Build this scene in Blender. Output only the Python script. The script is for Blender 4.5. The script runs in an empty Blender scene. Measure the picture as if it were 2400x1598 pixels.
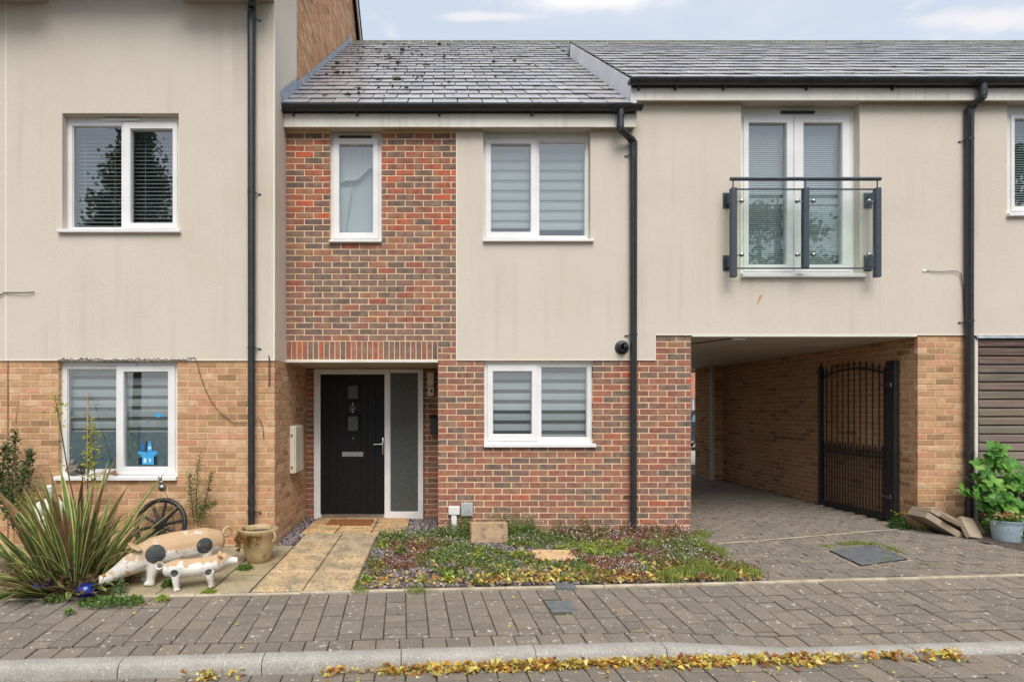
import bpy, math, random
import numpy as np
from mathutils import Vector, Matrix, Euler
R = math.radians
random.seed(7)
rng = np.random.default_rng(11)
scene = bpy.context.scene
col = scene.collection

# ------------------------------------------------------------------ camera
# The facade is parallel to the picture; vanishing point at photo pixel (1030, 958) of 2400 x 1598.
F, CAMD, CAMH, CX, CY = 1333.0, 6.98, 1.55, 1030.0, 958.0
cam_d = bpy.data.cameras.new('camera'); cam = bpy.data.objects.new('camera', cam_d); col.objects.link(cam)
cam.location = (0, -CAMD, CAMH); cam.rotation_euler = (R(90), 0, 0)
cam_d.sensor_width = 36; cam_d.lens = F / 2400 * 36
cam_d.shift_x = (1200 - CX) / 2400; cam_d.shift_y = (CY - 799) / 2400
cam_d.clip_start = .05; cam_d.clip_end = 1500
scene.camera = cam

# ------------------------------------------------------------------ sky, sun, exposure
SUN_EL, SUN_AZ = 53, 4        # azimuth: degrees to the right of straight behind the camera
world = bpy.data.worlds.new('World'); scene.world = world; world.use_nodes = True
def build_world():
    nt = world.node_tree; n = nt.nodes; L = nt.links
    bg = n['Background']; bg.inputs[1].default_value = .094
    sky = n.new('ShaderNodeTexSky'); sky.sky_type = 'NISHITA'; sky.sun_disc = False
    sky.sun_elevation = R(SUN_EL); sky.sun_rotation = R(180 - SUN_AZ)
    sky.air_density = 1.0; sky.dust_density = 2.6; sky.ozone_density = 1.2; sky.altitude = 0
    tc = n.new('ShaderNodeTexCoord'); sep = n.new('ShaderNodeSeparateXYZ'); L.new(tc.outputs['Generated'], sep.inputs[0])
    def math_(op, a, b=None):
        m = n.new('ShaderNodeMath'); m.operation = op
        for i, v in enumerate((a, b)):
            if v is None: continue
            if isinstance(v, (int, float)): m.inputs[i].default_value = v
            else: L.new(v, m.inputs[i])
        return m.outputs[0]
    # project the view direction on a high flat layer: clouds keep their perspective
    zz = math_('MAXIMUM', sep.outputs[2], .03)
    px = math_('DIVIDE', sep.outputs[0], zz); py = math_('DIVIDE', sep.outputs[1], zz)
    cmb = n.new('ShaderNodeCombineXYZ'); L.new(px, cmb.inputs[0]); L.new(py, cmb.inputs[1])
    def noise(vec, scale, detail, rough, off):
        mp = n.new('ShaderNodeMapping'); mp.inputs[1].default_value = off; L.new(vec, mp.inputs[0])
        t = n.new('ShaderNodeTexNoise'); t.inputs['Scale'].default_value = scale; t.inputs['Detail'].default_value = detail
        t.inputs['Roughness'].default_value = rough; L.new(mp.outputs[0], t.inputs['Vector']); return t.outputs[0]
    def ramp(v, a, b):
        m = n.new('ShaderNodeMapRange'); m.interpolation_type = 'SMOOTHSTEP'
        m.inputs[1].default_value = a; m.inputs[2].default_value = b; L.new(v, m.inputs[0]); return m.outputs[0]
    def mix(f, a, b):
        m = n.new('ShaderNodeMix'); m.data_type = 'RGBA'
        if isinstance(f, (int, float)): m.inputs[0].default_value = f
        else: L.new(f, m.inputs[0])
        for i, v in ((6, a), (7, b)):
            if isinstance(v, tuple): m.inputs[i].default_value = v
            else: L.new(v, m.inputs[i])
        return m.outputs[2]
    HAZE = (3.72, 4.16, 4.68, 1); CLOUD = (4.9, 4.68, 4.75, 1); GREY = (3.55, 3.85, 4.5, 1)
    base = mix(.78, sky.outputs[0], HAZE)                       # thin high haze over the blue
    wisps = ramp(noise(cmb.outputs[0], .9, 5, .6, (3.1, .7, 0)), .48, .72)
    base = mix(math_('MULTIPLY', wisps, .45), base, CLOUD)
    puffn = noise(cmb.outputs[0], 1.9, 7, .58, (.35, 5.2, 0))
    # two cumulus banks where the photograph shows them (directions), broken up by noise like the rest
    def bank(cx, cy, rx, ry):
        dx = math_('DIVIDE', math_('SUBTRACT', px, cx), rx); dy = math_('DIVIDE', math_('SUBTRACT', py, cy), ry)
        d = math_('SQRT', math_('ADD', math_('MULTIPLY', dx, dx), math_('MULTIPLY', dy, dy)))
        fine = noise(cmb.outputs[0], 9, 6, .6, (1, 2, 0))
        e = math_('ADD', d, math_('MULTIPLY', math_('SUBTRACT', fine, .5), 1.3))
        return math_('SUBTRACT', 1, ramp(e, .3, 1.2))
    g = bank(.38, 1.43, .32, .085); wh = bank(.36, 1.375, .24, .07)
    g2 = bank(1.42, 1.52, .34, .05); wh2 = bank(1.42, 1.465, .22, .05); wh3 = bank(.12, 1.452, .14, .022)
    general = ramp(puffn, .60, .70)
    base = mix(math_('MULTIPLY', general, .7), base, CLOUD)
    for f, c, k in ((g, GREY, .55), (g2, GREY, .4), (wh, (5.5, 5.3, 5.2, 1), .8), (wh2, CLOUD, .75), (wh3, CLOUD, .7)):
        base = mix(math_('MULTIPLY', f, k), base, c)
    L.new(base, bg.inputs[0])
build_world()
sun_d = bpy.data.lights.new('sun', 'SUN'); sun_d.energy = 1.5; sun_d.angle = R(40); sun_d.color = (1, .965, .91)
sun = bpy.data.objects.new('sun', sun_d); col.objects.link(sun)
d_ = Vector((math.sin(R(SUN_AZ)) * math.cos(R(SUN_EL)), -math.cos(R(SUN_AZ)) * math.cos(R(SUN_EL)), math.sin(R(SUN_EL))))
sun.rotation_euler = d_.to_track_quat('Z', 'Y').to_euler(); sun.location = d_ * 30
vs = scene.view_settings; vs.view_transform = 'Standard'; vs.look = 'None'; vs.exposure = 1.09; vs.gamma = 1; vs.use_curve_mapping = False
scene.cycles.use_denoising = True; scene.cycles.max_bounces = 7; scene.cycles.transparent_max_bounces = 16
scene.cycles.sample_clamp_indirect = 6; scene.cycles.caustics_reflective = False; scene.cycles.caustics_refractive = False

# ------------------------------------------------------------------ pixel -> place
def S(Y): return F / (CAMD + Y)
def PX(x, Y=0): return (x - CX) / S(Y)
def PZ(y, Y=0): return CAMH - (y - CY) / S(Y)
def G(x, y, z=0):                       # photo pixel -> point of the ground at height z
    s = (y - CY) / (CAMH - z); return (x - CX) / s, F / s - CAMD

# ------------------------------------------------------------------ objects
wl = {}                                  # world location of every Empty and part (roots are not rotated unless local=True is used)
def tag(o, label=None, cat=None, group=None, kind=None):
    if label: o['label'] = label
    if cat: o['category'] = cat
    if group: o['group'] = group
    if kind: o['kind'] = kind
    return o
def thing(name, label, cat, loc=(0, 0, 0), rz=0, group=None):
    o = bpy.data.objects.new(name, None); o.empty_display_size = .1; col.objects.link(o)
    o.location = loc; o.rotation_euler[2] = rz; wl[o.name] = Vector(loc)
    return tag(o, label, cat, group)
def link(name, me, mat, parent=None, loc=(0, 0, 0), local=False):
    o = bpy.data.objects.new(name, me); col.objects.link(o)
    if mat is not None and not me.materials: me.materials.append(mat)
    loc = Vector(loc)
    wl[o.name] = loc
    if parent is not None:
        o.parent = parent
        o.location = loc if local else loc - wl[parent.name]
    else: o.location = loc
    return o
def make_mesh(name, v, f, cols=None, smooth=False):
    me = bpy.data.meshes.new(name)
    v = np.asarray(v, dtype=float)
    me.from_pydata(v.tolist(), [], f if isinstance(f, list) else f.tolist())
    if cols is not None:
        a = me.color_attributes.new('col', 'FLOAT_COLOR', 'CORNER')
        n = np.empty(len(me.polygons), dtype=np.int32); me.polygons.foreach_get('loop_total', n)
        c = np.asarray(cols, dtype=np.float32)
        if c.shape[1] == 3: c = np.hstack([c, np.ones((len(c), 1), np.float32)])
        a.data.foreach_set('color', np.repeat(c, n, axis=0).ravel())
    if smooth: me.polygons.foreach_set('use_smooth', [True] * len(me.polygons))
    me.update(); return me

class MB:
    """collects shapes into one mesh"""
    def __init__(s): s.v = []; s.f = []; s.c = []; s.cur = None
    def add(s, v, f):
        b = len(s.v); s.v += [tuple(p) for p in v]; s.f += [[i + b for i in q] for q in f]
        if s.cur is not None: s.c += [s.cur] * len(f)
        return s
    def box(s, x0, x1, y0, y1, z0, z1, b=0):
        if b <= 0:
            v = [(x, y, z) for z in (z0, z1) for y in (y0, y1) for x in (x0, x1)]
            return s.add(v, [[0, 2, 3, 1], [4, 5, 7, 6], [0, 1, 5, 4], [2, 6, 7, 3], [0, 4, 6, 2], [1, 3, 7, 5]])
        b = min(b, (x1 - x0) * .45, (y1 - y0) * .45, (z1 - z0) * .45)
        # chamfered box
        v = []; idx = {}
        def p(ix, iy, iz, ax):
            k = (ix, iy, iz, ax)
            if k not in idx:
                c = [(x0, x1)[ix], (y0, y1)[iy], (z0, z1)[iz]]
                for a in range(3):
                    if a != ax: c[a] += b * (1 if (ix, iy, iz)[a] == 0 else -1)
                idx[k] = len(v); v.append(tuple(c))
            return idx[k]
        f = []
        for ax in range(3):
            o1, o2 = (ax + 1) % 3, (ax + 2) % 3
            for sd in (0, 1):
                q = []
                for a, c in ((0, 0), (1, 0), (1, 1), (0, 1)):
                    k = [0, 0, 0]; k[ax] = sd; k[o1] = a; k[o2] = c; q.append(p(*k, ax))
                f.append(q if sd else q[::-1])
            for a in (0, 1):
                for c in (0, 1):               # edges along axis ax: between faces o1 and o2
                    k0 = [0, 0, 0]; k1 = [0, 0, 0]
                    k0[o1] = k1[o1] = a; k0[o2] = k1[o2] = c; k1[ax] = 1
                    q = [p(*k0, o1), p(*k1, o1), p(*k1, o2), p(*k0, o2)]
                    f.append(q if (a ^ c) else q[::-1])
        for ix in (0, 1):
            for iy in (0, 1):
                for iz in (0, 1):
                    q = [p(ix, iy, iz, 0), p(ix, iy, iz, 1), p(ix, iy, iz, 2)]
                    f.append(q if (ix + iy + iz) % 2 else q[::-1])
        return s.add(v, f)
    def tube(s, pts, r, seg=10, caps=True):
        pts = [Vector(p) for p in pts]; n = len(pts)
        rs = r if isinstance(r, (list, tuple)) else [r] * n
        ref = None; v = []; f = []
        for i, p in enumerate(pts):
            t = (pts[min(i + 1, n - 1)] - pts[max(i - 1, 0)]).normalized()
            if ref is None:
                ref = Vector((0, 0, 1)) if abs(t.z) < .9 else Vector((1, 0, 0))
            a = (ref - t * ref.dot(t)).normalized(); ref = a; bb = t.cross(a)
            k = 1
            if 0 < i < n - 1:
                c = (pts[i + 1] - p).normalized().dot((p - pts[i - 1]).normalized()); k = 1 / max(.6, math.sqrt(max(.01, (1 + c) / 2)))
            for j in range(seg):
                w = 2 * math.pi * j / seg; v.append(p + (a * math.cos(w) + bb * math.sin(w)) * rs[i] * (k if k < 1.5 else 1))
        for i in range(n - 1):
            for j in range(seg):
                j2 = (j + 1) % seg; f.append([i * seg + j, i * seg + j2, (i + 1) * seg + j2, (i + 1) * seg + j])
        if caps: f.append(list(range(seg))[::-1]); f.append([(n - 1) * seg + j for j in range(seg)])
        return s.add(v, f)
    def lathe(s, prof, seg=24, c=(0, 0, 0), axis='z'):
        v = []; f = []; n = len(prof)
        for r, h in prof:
            for j in range(seg):
                w = 2 * math.pi * j / seg; x, y = r * math.cos(w), r * math.sin(w)
                q = {'z': (x, y, h), 'y': (x, -h, y), 'x': (h, x, y)}[axis]
                v.append((q[0] + c[0], q[1] + c[1], q[2] + c[2]))
        for i in range(n - 1):
            for j in range(seg):
                j2 = (j + 1) % seg; f.append([i * seg + j, i * seg + j2, (i + 1) * seg + j2, (i + 1) * seg + j])
        f.append(list(range(seg))[::-1]); f.append([(n - 1) * seg + j for j in range(seg)])
        return s.add(v, f)
    def prism(s, poly, h0, h1, axis='z'):
        """poly: 2D outline, counter-clockwise; axis y: (x,z) outline pushed from y=h0 to y=h1; axis x: (y,z)"""
        def P(a, b, h): return {'z': (a, b, h), 'y': (a, h, b), 'x': (h, a, b)}[axis]
        n = len(poly); v = [P(a, b, h0) for a, b in poly] + [P(a, b, h1) for a, b in poly]
        f = [list(range(n))[::-1], [n + i for i in range(n)]] + [[i, (i + 1) % n, n + (i + 1) % n, n + i] for i in range(n)]
        if axis == 'y': f = [q[::-1] for q in f]
        return s.add(v, f)
    def ring(s, x0, x1, z0, z1, w, y0, y1, b=.004):
        """rectangular frame with mitred corners and a chamfered front (front = y0)"""
        if not isinstance(w, (tuple, list)): w = (w, w, w, w)          # left, right, bottom, top
        o = [(x0, z0), (x1, z0), (x1, z1), (x0, z1)]
        i = [(x0 + w[0], z0 + w[2]), (x1 - w[1], z0 + w[2]), (x1 - w[1], z1 - w[3]), (x0 + w[0], z1 - w[3])]
        ob = [(x0 + b, z0 + b), (x1 - b, z0 + b), (x1 - b, z1 - b), (x0 + b, z1 - b)]
        ib = [(i[0][0] - b, i[0][1] - b), (i[1][0] + b, i[1][1] - b), (i[2][0] + b, i[2][1] + b), (i[3][0] - b, i[3][1] + b)]
        rings = [(o, y1), (o, y0 + b), (ob, y0), (ib, y0), (i, y0 + b * 2.2), (i, y1)]
        v = [(a, y, c) for r_, y in rings for a, c in r_]; f = []
        for k in range(6):
            k2 = (k + 1) % 6
            for j in range(4): f.append([k * 4 + j, k * 4 + (j + 1) % 4, k2 * 4 + (j + 1) % 4, k2 * 4 + j])
        return s.add(v, f)
    def build(s, name, mat, parent=None, smooth=False, origin=None, local=False, auto=None):
        v = np.asarray(s.v, dtype=float)
        if origin is None:
            lo, hi = v.min(0), v.max(0); origin = ((lo[0] + hi[0]) / 2, (lo[1] + hi[1]) / 2, lo[2])
        me = make_mesh(name, v - np.asarray(origin), s.f, s.c if s.c else None, smooth)
        o = link(name, me, mat, parent, origin, local)
        if auto is not None: shade_auto(me, auto)
        return o
def shade_auto(me, ang=35):
    import bmesh
    bm = bmesh.new(); bm.from_mesh(me)
    for fc in bm.faces: fc.smooth = True
    for e in bm.edges:
        if len(e.link_faces) == 2 and e.calc_face_angle(0) > R(ang): e.smooth = False
    bm.to_mesh(me); bm.free()

# ------------------------------------------------------------------ materials
def C(r, g, b, k=1.0):
    def l(u):
        u /= 255; return (u / 12.92 if u <= .04045 else ((u + .055) / 1.055) ** 2.4) * k
    return (l(r), l(g), l(b), 1)
def material(name, c1, c2=None, scale=6, detail=5, lo=.35, hi=.65, rough=.8, bump=0, bscale=60, metal=0, spec=.5, attr=False,
             specks=None, streak=None, coords='pos', attr_mix=1.0, rough2=None, bdist=.01, wave=None, extra=None):
    m = bpy.data.materials.new(name); m.use_nodes = True
    nt = m.node_tree; n = nt.nodes; L = nt.links; bs = n['Principled BSDF']
    geo = n.new('ShaderNodeNewGeometry'); tc = n.new('ShaderNodeTexCoord')
    vec = geo.outputs['Position'] if coords == 'pos' else tc.outputs['Object']
    def noise(sc, det=5, ro=.55, v=None, stretch=None):
        t = n.new('ShaderNodeTexNoise'); t.inputs['Scale'].default_value = sc; t.inputs['Detail'].default_value = det; t.inputs['Roughness'].default_value = ro
        src = v or vec
        if stretch:
            mp = n.new('ShaderNodeMapping'); mp.inputs[3].default_value = stretch; L.new(src, mp.inputs[0]); src = mp.outputs[0]
        L.new(src, t.inputs['Vector']); return t.outputs[0]
    def rampv(v, a, b, o0=0, o1=1):
        r = n.new('ShaderNodeMapRange'); r.inputs[1].default_value = a; r.inputs[2].default_value = b
        r.inputs[3].default_value = o0; r.inputs[4].default_value = o1; L.new(v, r.inputs[0]); return r.outputs[0]
    def mix(f, a, b, mode='MIX'):
        x = n.new('ShaderNodeMix'); x.data_type = 'RGBA'; x.blend_type = mode
        if isinstance(f, (int, float)): x.inputs[0].default_value = f
        else: L.new(f, x.inputs[0])
        for i, v in ((6, a), (7, b)):
            if isinstance(v, tuple): x.inputs[i].default_value = v
            else: L.new(v, x.inputs[i])
        return x.outputs[2]
    if attr:
        at = n.new('ShaderNodeVertexColor'); at.layer_name = 'col'; base = at.outputs[0]
        if c1: base = mix(rampv(noise(scale, detail), lo, hi), mix(1, base, c1, 'MULTIPLY'), mix(1, base, c2 or c1, 'MULTIPLY'))
    else:
        base = mix(rampv(noise(scale, detail), lo, hi), c1, c2 or c1)
    if streak:        # (colour, strength, frequency): vertical runs of dirt
        sc = noise(1, 6, .6, None, (streak[2], streak[2], .35))
        big = noise(.9, 3)
        f = rampv(sc, .5, .78); f2 = rampv(big, .4, .65)
        mm = n.new('ShaderNodeMath'); mm.operation = 'MULTIPLY'; L.new(f, mm.inputs[0]); L.new(f2, mm.inputs[1])
        m3 = n.new('ShaderNodeMath'); m3.operation = 'MULTIPLY'; L.new(mm.outputs[0], m3.inputs[0]); m3.inputs[1].default_value = streak[1]
        base = mix(m3.outputs[0], base, streak[0])
    if specks:        # list of (colour, scale, threshold, softness, strength)
        for cs, sc, th, so, st in specks:
            base = mix(rampv(noise(sc, 3, .5), th, th + so, 0, st), base, cs)
    if extra: base = extra(n, L, mix, rampv, noise, vec, base, tc)
    L.new(base, bs.inputs['Base Color'])
    bs.inputs['Roughness'].default_value = rough; bs.inputs['Metallic'].default_value = metal
    bs.inputs['Specular IOR Level'].default_value = spec
    if rough2 is not None: L.new(rampv(noise(scale * 2.3), .3, .7, rough, rough2), bs.inputs['Roughness'])
    h = None
    if wave:
        w = n.new('ShaderNodeTexWave'); w.bands_direction = wave[0]; w.inputs['Scale'].default_value = wave[1]; w.inputs['Distortion'].default_value = wave[2]
        w.inputs['Detail'].default_value = 3; w.inputs['Detail Scale'].default_value = 1.5; L.new(vec, w.inputs['Vector']); h = w.outputs[0]
    if bump:
        b = n.new('ShaderNodeBump'); b.inputs['Strength'].default_value = bump; b.inputs['Distance'].default_value = bdist
        L.new(h or noise(bscale, 6, .6), b.inputs['Height']); L.new(b.outputs[0], bs.inputs['Normal'])
    return m
def glass_mat(name, tint=(1, 1, 1, 1), ior=1.9, rough=.0, trans_rough=None):
    m = bpy.data.materials.new(name); m.use_nodes = True
    nt = m.node_tree; n = nt.nodes; L = nt.links; n.remove(n['Principled BSDF']); out = n['Material Output']
    fr = n.new('ShaderNodeFresnel'); fr.inputs[0].default_value = ior
    g = n.new('ShaderNodeBsdfGlossy'); g.inputs['Roughness'].default_value = rough
    t = n.new('ShaderNodeBsdfTransparent'); t.inputs[0].default_value = tint
    if trans_rough is not None:
        n.remove(t); t = n.new('ShaderNodeBsdfRefraction'); t.inputs['Color'].default_value = tint; t.inputs['Roughness'].default_value = trans_rough; t.inputs['IOR'].default_value = 1.1
    ge = n.new('ShaderNodeNewGeometry'); iv = n.new('ShaderNodeMath'); iv.operation = 'SUBTRACT'; iv.inputs[0].default_value = 1; L.new(ge.outputs['Backfacing'], iv.inputs[1])
    mu = n.new('ShaderNodeMath'); mu.operation = 'MULTIPLY'; L.new(fr.outputs[0], mu.inputs[0]); L.new(iv.outputs[0], mu.inputs[1])   # one reflection per pane
    mx = n.new('ShaderNodeMixShader'); L.new(mu.outputs[0], mx.inputs[0]); L.new(t.outputs[0], mx.inputs[1]); L.new(g.outputs[0], mx.inputs[2])
    L.new(mx.outputs[0], out.inputs[0]); return m

M = {}
M['render'] = material('cream_render', C(209, 196, 179), C(215, 204, 189), 1.1, 4, .3, .7, .95, .9, 85, specks=[(C(182, 164, 138), .8, .6, .25, .2), (C(160, 148, 130), 95, .60, .1, .4), (C(232, 222, 206), 110, .62, .08, .35)],
                       streak=(C(158, 148, 134), .36, 9), bdist=.006)
M['brick_red'] = material('red_multi_brick', (1.16, 1.1, 1.06, 1), (.62, .64, .66, 1), 13, 6, .32, .7, .92, .7, 130, attr=True, specks=[(C(148, 126, 106), 9, .50, .14, .6), (C(176, 96, 74), 12, .60, .07, .55), (C(206, 178, 150), 34, .66, .1, .35), (C(40, 36, 36), 36, .69, .03, .85)], bdist=.006)
M['brick_yellow'] = material('yellow_stock_brick', (1.1, 1.06, 1.04, 1), (.72, .7, .66, 1), 16, 6, .3, .75, .93, .7, 120, attr=True, specks=[(C(194, 142, 112), 9, .54, .12, .4), (C(172, 146, 110), 8, .56, .1, .55), (C(120, 84, 52), 45, .66, .06, .5), (C(226, 196, 156), 30, .66, .1, .35)], bdist=.006)
M['mortar_red'] = material('sandy_mortar', C(238, 208, 168), C(224, 192, 150), 9, 5, rough=.97, bump=.5, bscale=160, specks=[(C(180, 146, 112), 5, .62, .15, .35)])
M['mortar_yellow'] = material('buff_mortar', C(224, 194, 152), C(204, 170, 128), 7, 5, rough=.97, bump=.5, bscale=160)
M['upvc'] = material('white_upvc', C(236, 234, 232), C(224, 222, 219), 3, 3, rough=.32, spec=.5)
M['fascia'] = material('weathered_white_board', C(232, 226, 214), C(220, 212, 198), 3, 4, rough=.5, streak=(C(120, 108, 92), .6, 16), specks=[(C(80, 72, 60), 60, .68, .08, .5)])
M['soffit'] = material('off_white_soffit', C(202, 193, 178), C(188, 178, 160), 2, 3, rough=.6)
M['black_pvc'] = material('black_plastic', C(40, 41, 44), C(52, 52, 54), 12, 4, rough=.36, spec=.5, specks=[(C(120, 116, 108), 60, .68, .1, .25)])
M['slate'] = material('grey_slate', (1.05, 1.05, 1.04, 1), (.78, .78, .8, 1), 9, 6, .3, .7, .16, .2, 60, spec=1.0, attr=True, specks=[(C(30, 30, 30), 7, .67, .05, .75), (C(188, 186, 178), 26, .64, .12, .35)], rough2=.3, bdist=.003)
M['lead'] = material('lead_flashing', C(132, 142, 154), C(168, 176, 186), 9, 5, rough=.55, spec=.5, bump=.3, bscale=30)
M['dark'] = material('dark_interior', C(52, 54, 54), C(60, 60, 58), 2, rough=.9)
M['room'] = material('room_interior', C(186, 190, 194), C(176, 180, 184), 1, rough=.9)
M['glass'] = glass_mat('window_glass', (.84, .87, .87, 1), 3.1)
M['glass_clear'] = glass_mat('balcony_glass', (.945, .98, .962, 1), 1.6)
M['door_black'] = material('black_composite_door', C(20, 20, 21), C(26, 26, 27), 20, 4, rough=.5, spec=.2, bump=.35, wave=('X', 14, 7.0), bdist=.003)
M['chrome'] = material('brushed_metal', C(196, 192, 184), C(176, 172, 164), 30, rough=.28, metal=1)
M['steel'] = material('stainless_steel', C(150, 150, 148), None, rough=.3, metal=1)
M['anthracite'] = material('anthracite_paint', C(58, 66, 76), C(66, 74, 84), 20, rough=.42)
M['iron'] = material('black_iron', C(24, 24, 25), C(40, 38, 36), 25, 5, rough=.5, specks=[(C(96, 70, 50), 40, .68, .08, .5)])
M['blind_white'] = material('white_blind_fabric', C(222, 226, 226), C(216, 220, 220), 2, rough=.85)
M['white_paint'] = material('white_paint', C(226, 222, 214), C(214, 208, 198), 4, rough=.6)
M['cream_box'] = material('cream_plastic', C(226, 218, 200), C(214, 204, 184), 5, rough=.45, specks=[(C(120, 100, 76), 40, .70, .06, .5)])
M['paver'] = material('grey_block_paver', (1.04, 1.03, 1.02, 1), (.86, .85, .83, 1), 14, 6, .3, .7, .93, .8, 210, attr=True,
                      specks=[(C(206, 200, 190), 26, .655, .035, .8), (C(90, 82, 72), 3, .58, .2, .3), (C(168, 160, 150), 120, .56, .08, .4), (C(92, 86, 78), 100, .58, .08, .4)], bdist=.004)
M['joint'] = material('joint_sand', C(74, 66, 52), C(60, 56, 40), 8, rough=1, specks=[(C(86, 92, 40), 3.5, .55, .1, .6)])
M['kerb'] = material('concrete_kerb', C(168, 162, 154), C(152, 146, 138), 5, 6, rough=.9, bump=.5, bscale=160, specks=[(C(112, 106, 100), 120, .56, .06, .6), (C(226, 222, 216), 100, .6, .06, .55), (C(120, 112, 104), 3, .6, .2, .35)], bdist=.004)
M['edging'] = material('concrete_edging', C(196, 182, 160), C(160, 146, 122), 6, 5, rough=.95, specks=[(C(110, 104, 70), 5, .6, .1, .5)])
M['slab'] = material('tan_riven_slab', (1.08, 1.06, 1.02, 1), (.74, .74, .72, 1), 5, 7, .32, .7, .93, .7, 90, attr=True, specks=[(C(128, 120, 100), 5, .50, .14, .55), (C(100, 95, 82), 30, .53, .08, .6), (C(226, 216, 194), 40, .6, .06, .6), (C(112, 106, 92), 2.2, .55, .15, .4)], bdist=.006)
M['flag'] = material('grey_flagstone', (1.06, 1.05, 1.02, 1), (.78, .78, .72, 1), 4, 7, .32, .7, .93, .6, 80, attr=True, specks=[(C(110, 104, 82), 4, .54, .16, .5), (C(120, 112, 90), 28, .58, .08, .45), (C(206, 196, 172), 36, .62, .06, .4)], bdist=.006)
M['soil'] = material('dark_soil', C(70, 60, 54), C(92, 80, 76), 14, 6, rough=1, bump=.8, bscale=60)
M['concrete_far'] = material('pale_concrete', C(178, 172, 160), C(160, 154, 142), 1.2, 5, rough=.95)
M['tarmac'] = material('tarmac', C(88, 86, 84), C(72, 70, 68), 4, 6, rough=.95)
M['timber'] = material('weathered_timber', (1.1, 1.08, 1.06, 1), (.62, .6, .58, 1), 1, 6, .3, .7, .85, 0, 60, attr=True,
                       extra=lambda n, L, mix, rampv, noise, vec, base, tc: mix(rampv(noise(1, 7, .65, None, (2.2, 30, 75)), .45, .72, 0, .6), base, C(152, 134, 118)))
M['stone_blk'] = material('sandstone_block', C(186, 158, 124), C(160, 134, 108), 9, 6, rough=.95, bump=.7, bscale=90, specks=[(C(86, 78, 66), 14, .6, .1, .6), (C(220, 176, 130), 6, .6, .1, .5)])
M['tan_slab'] = material('pale_tan_slab', C(214, 180, 138), C(198, 162, 120), 7, 5, rough=.95, bump=.5, bscale=90)
M['grey_slabs'] = material('broken_grey_slab', C(172, 154, 132), C(152, 136, 116), 8, 6, rough=.95, bump=.6, bscale=80, specks=[(C(184, 170, 150), 16, .62, .1, .4)])
M['cover_grey'] = material('grey_cover', C(112, 114, 114), C(94, 96, 98), 12, 5, rough=.7, bump=.4, bscale=60)
def leafmat(name, rough=.55, k=.35):
    m = material(name, (1.1, 1.1, 1.05, 1), (.75, .78, .7, 1), 14, 3, attr=True, rough=rough, spec=.4)
    nt = m.node_tree; bs = nt.nodes['Principled BSDF']; out = nt.nodes['Material Output']
    tr = nt.nodes.new('ShaderNodeBsdfTranslucent'); mx = nt.nodes.new('ShaderNodeMixShader'); mx.inputs[0].default_value = k
    src = bs.inputs['Base Color'].links[0].from_socket
    nt.links.new(src, tr.inputs[0]); nt.links.new(bs.outputs[0], mx.inputs[1]); nt.links.new(tr.outputs[0], mx.inputs[2]); nt.links.new(mx.outputs[0], out.inputs[0])
    return m
M['leaf'] = leafmat('leaf'); M['petal'] = leafmat('petal', .7, .3)
M['bark'] = material('bark', C(96, 78, 60), C(70, 56, 44), 20, 6, rough=.95, bump=.8, bscale=40)
M['cane'] = material('bamboo_cane', C(186, 158, 120), C(150, 118, 84), 12, rough=.7)
M['wire'] = material('dark_wire', C(52, 46, 40), None, rough=.6)
# ------------------------------------------------------------------ ground, road, pavement
AST = R(3.8); UX, UY = math.cos(AST), math.sin(AST); KX, KY = 1.56, -2.94; PW = 1.08
def ST(u, v): return KX + u * UX - v * UY, KY + u * UY + v * UX
def TS(x, y): dx, dy = x - KX, y - KY; return dx * UX + dy * UY, -dx * UY + dy * UX
def lerp(a, b, t): return a + (b - a) * max(0, min(1, t))
def zk(u): return lerp(-.10, -.168, u / .914)
def zb(u): return lerp(-.055, -.035, (u - 1) / 3)
def zr(u): return lerp(-.188, -.20, (u + 1) / 3)
def zpave(u, v): return lerp(zk(u), zb(u), v / PW)
def edge_y(x):                                   # y of the pavement's back edge (behind the edging strip) at x
    return ST(0, PW + .05)[1] + (x - ST(0, PW + .05)[0]) * math.tan(AST)
def zgar(x, y): return lerp(-.045, .0, (y - edge_y(x)) / max(.1, -edge_y(x)))
def zdrive(x, y):
    top = .012 + .085 * max(0, min(1, (x - 3.1) / 2.7)); return lerp(zb(TS(x, y)[0]) + .004, top, (y - edge_y(x)) / max(.1, .1 - edge_y(x)))

def sheet(name, fn, u0, u1, nu, v0, v1, nv, mat, kind='structure'):
    us = np.linspace(u0, u1, nu + 1); vs_ = np.linspace(v0, v1, nv + 1)
    v = [fn(a, b) for b in vs_ for a in us]; f = [[j * (nu + 1) + i, j * (nu + 1) + i + 1, (j + 1) * (nu + 1) + i + 1, (j + 1) * (nu + 1) + i] for j in range(nv) for i in range(nu)]
    return tag(link(name, make_mesh(name, v, f), mat), kind=kind)
g = MB(); g.add([(-600, -600, -.32), (600, -600, -.32), (600, 600, -.32), (-600, 600, -.32)], [[0, 1, 2, 3]])
tag(g.build('ground', M['tarmac'], origin=(0, 0, -.32)), kind='structure')
road = sheet('road', lambda u, v: (*ST(u, v), zr(u) - .012 - .012 * min(0, v + .15) * -1), -11, 11, 22, -8.0, -.10, 6, M['joint'])
pavement = sheet('pavement', lambda u, v: (*ST(u, v), zpave(u, v) - .013), -9, 9, 72, -.02, PW + .02, 4, M['joint'])

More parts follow.
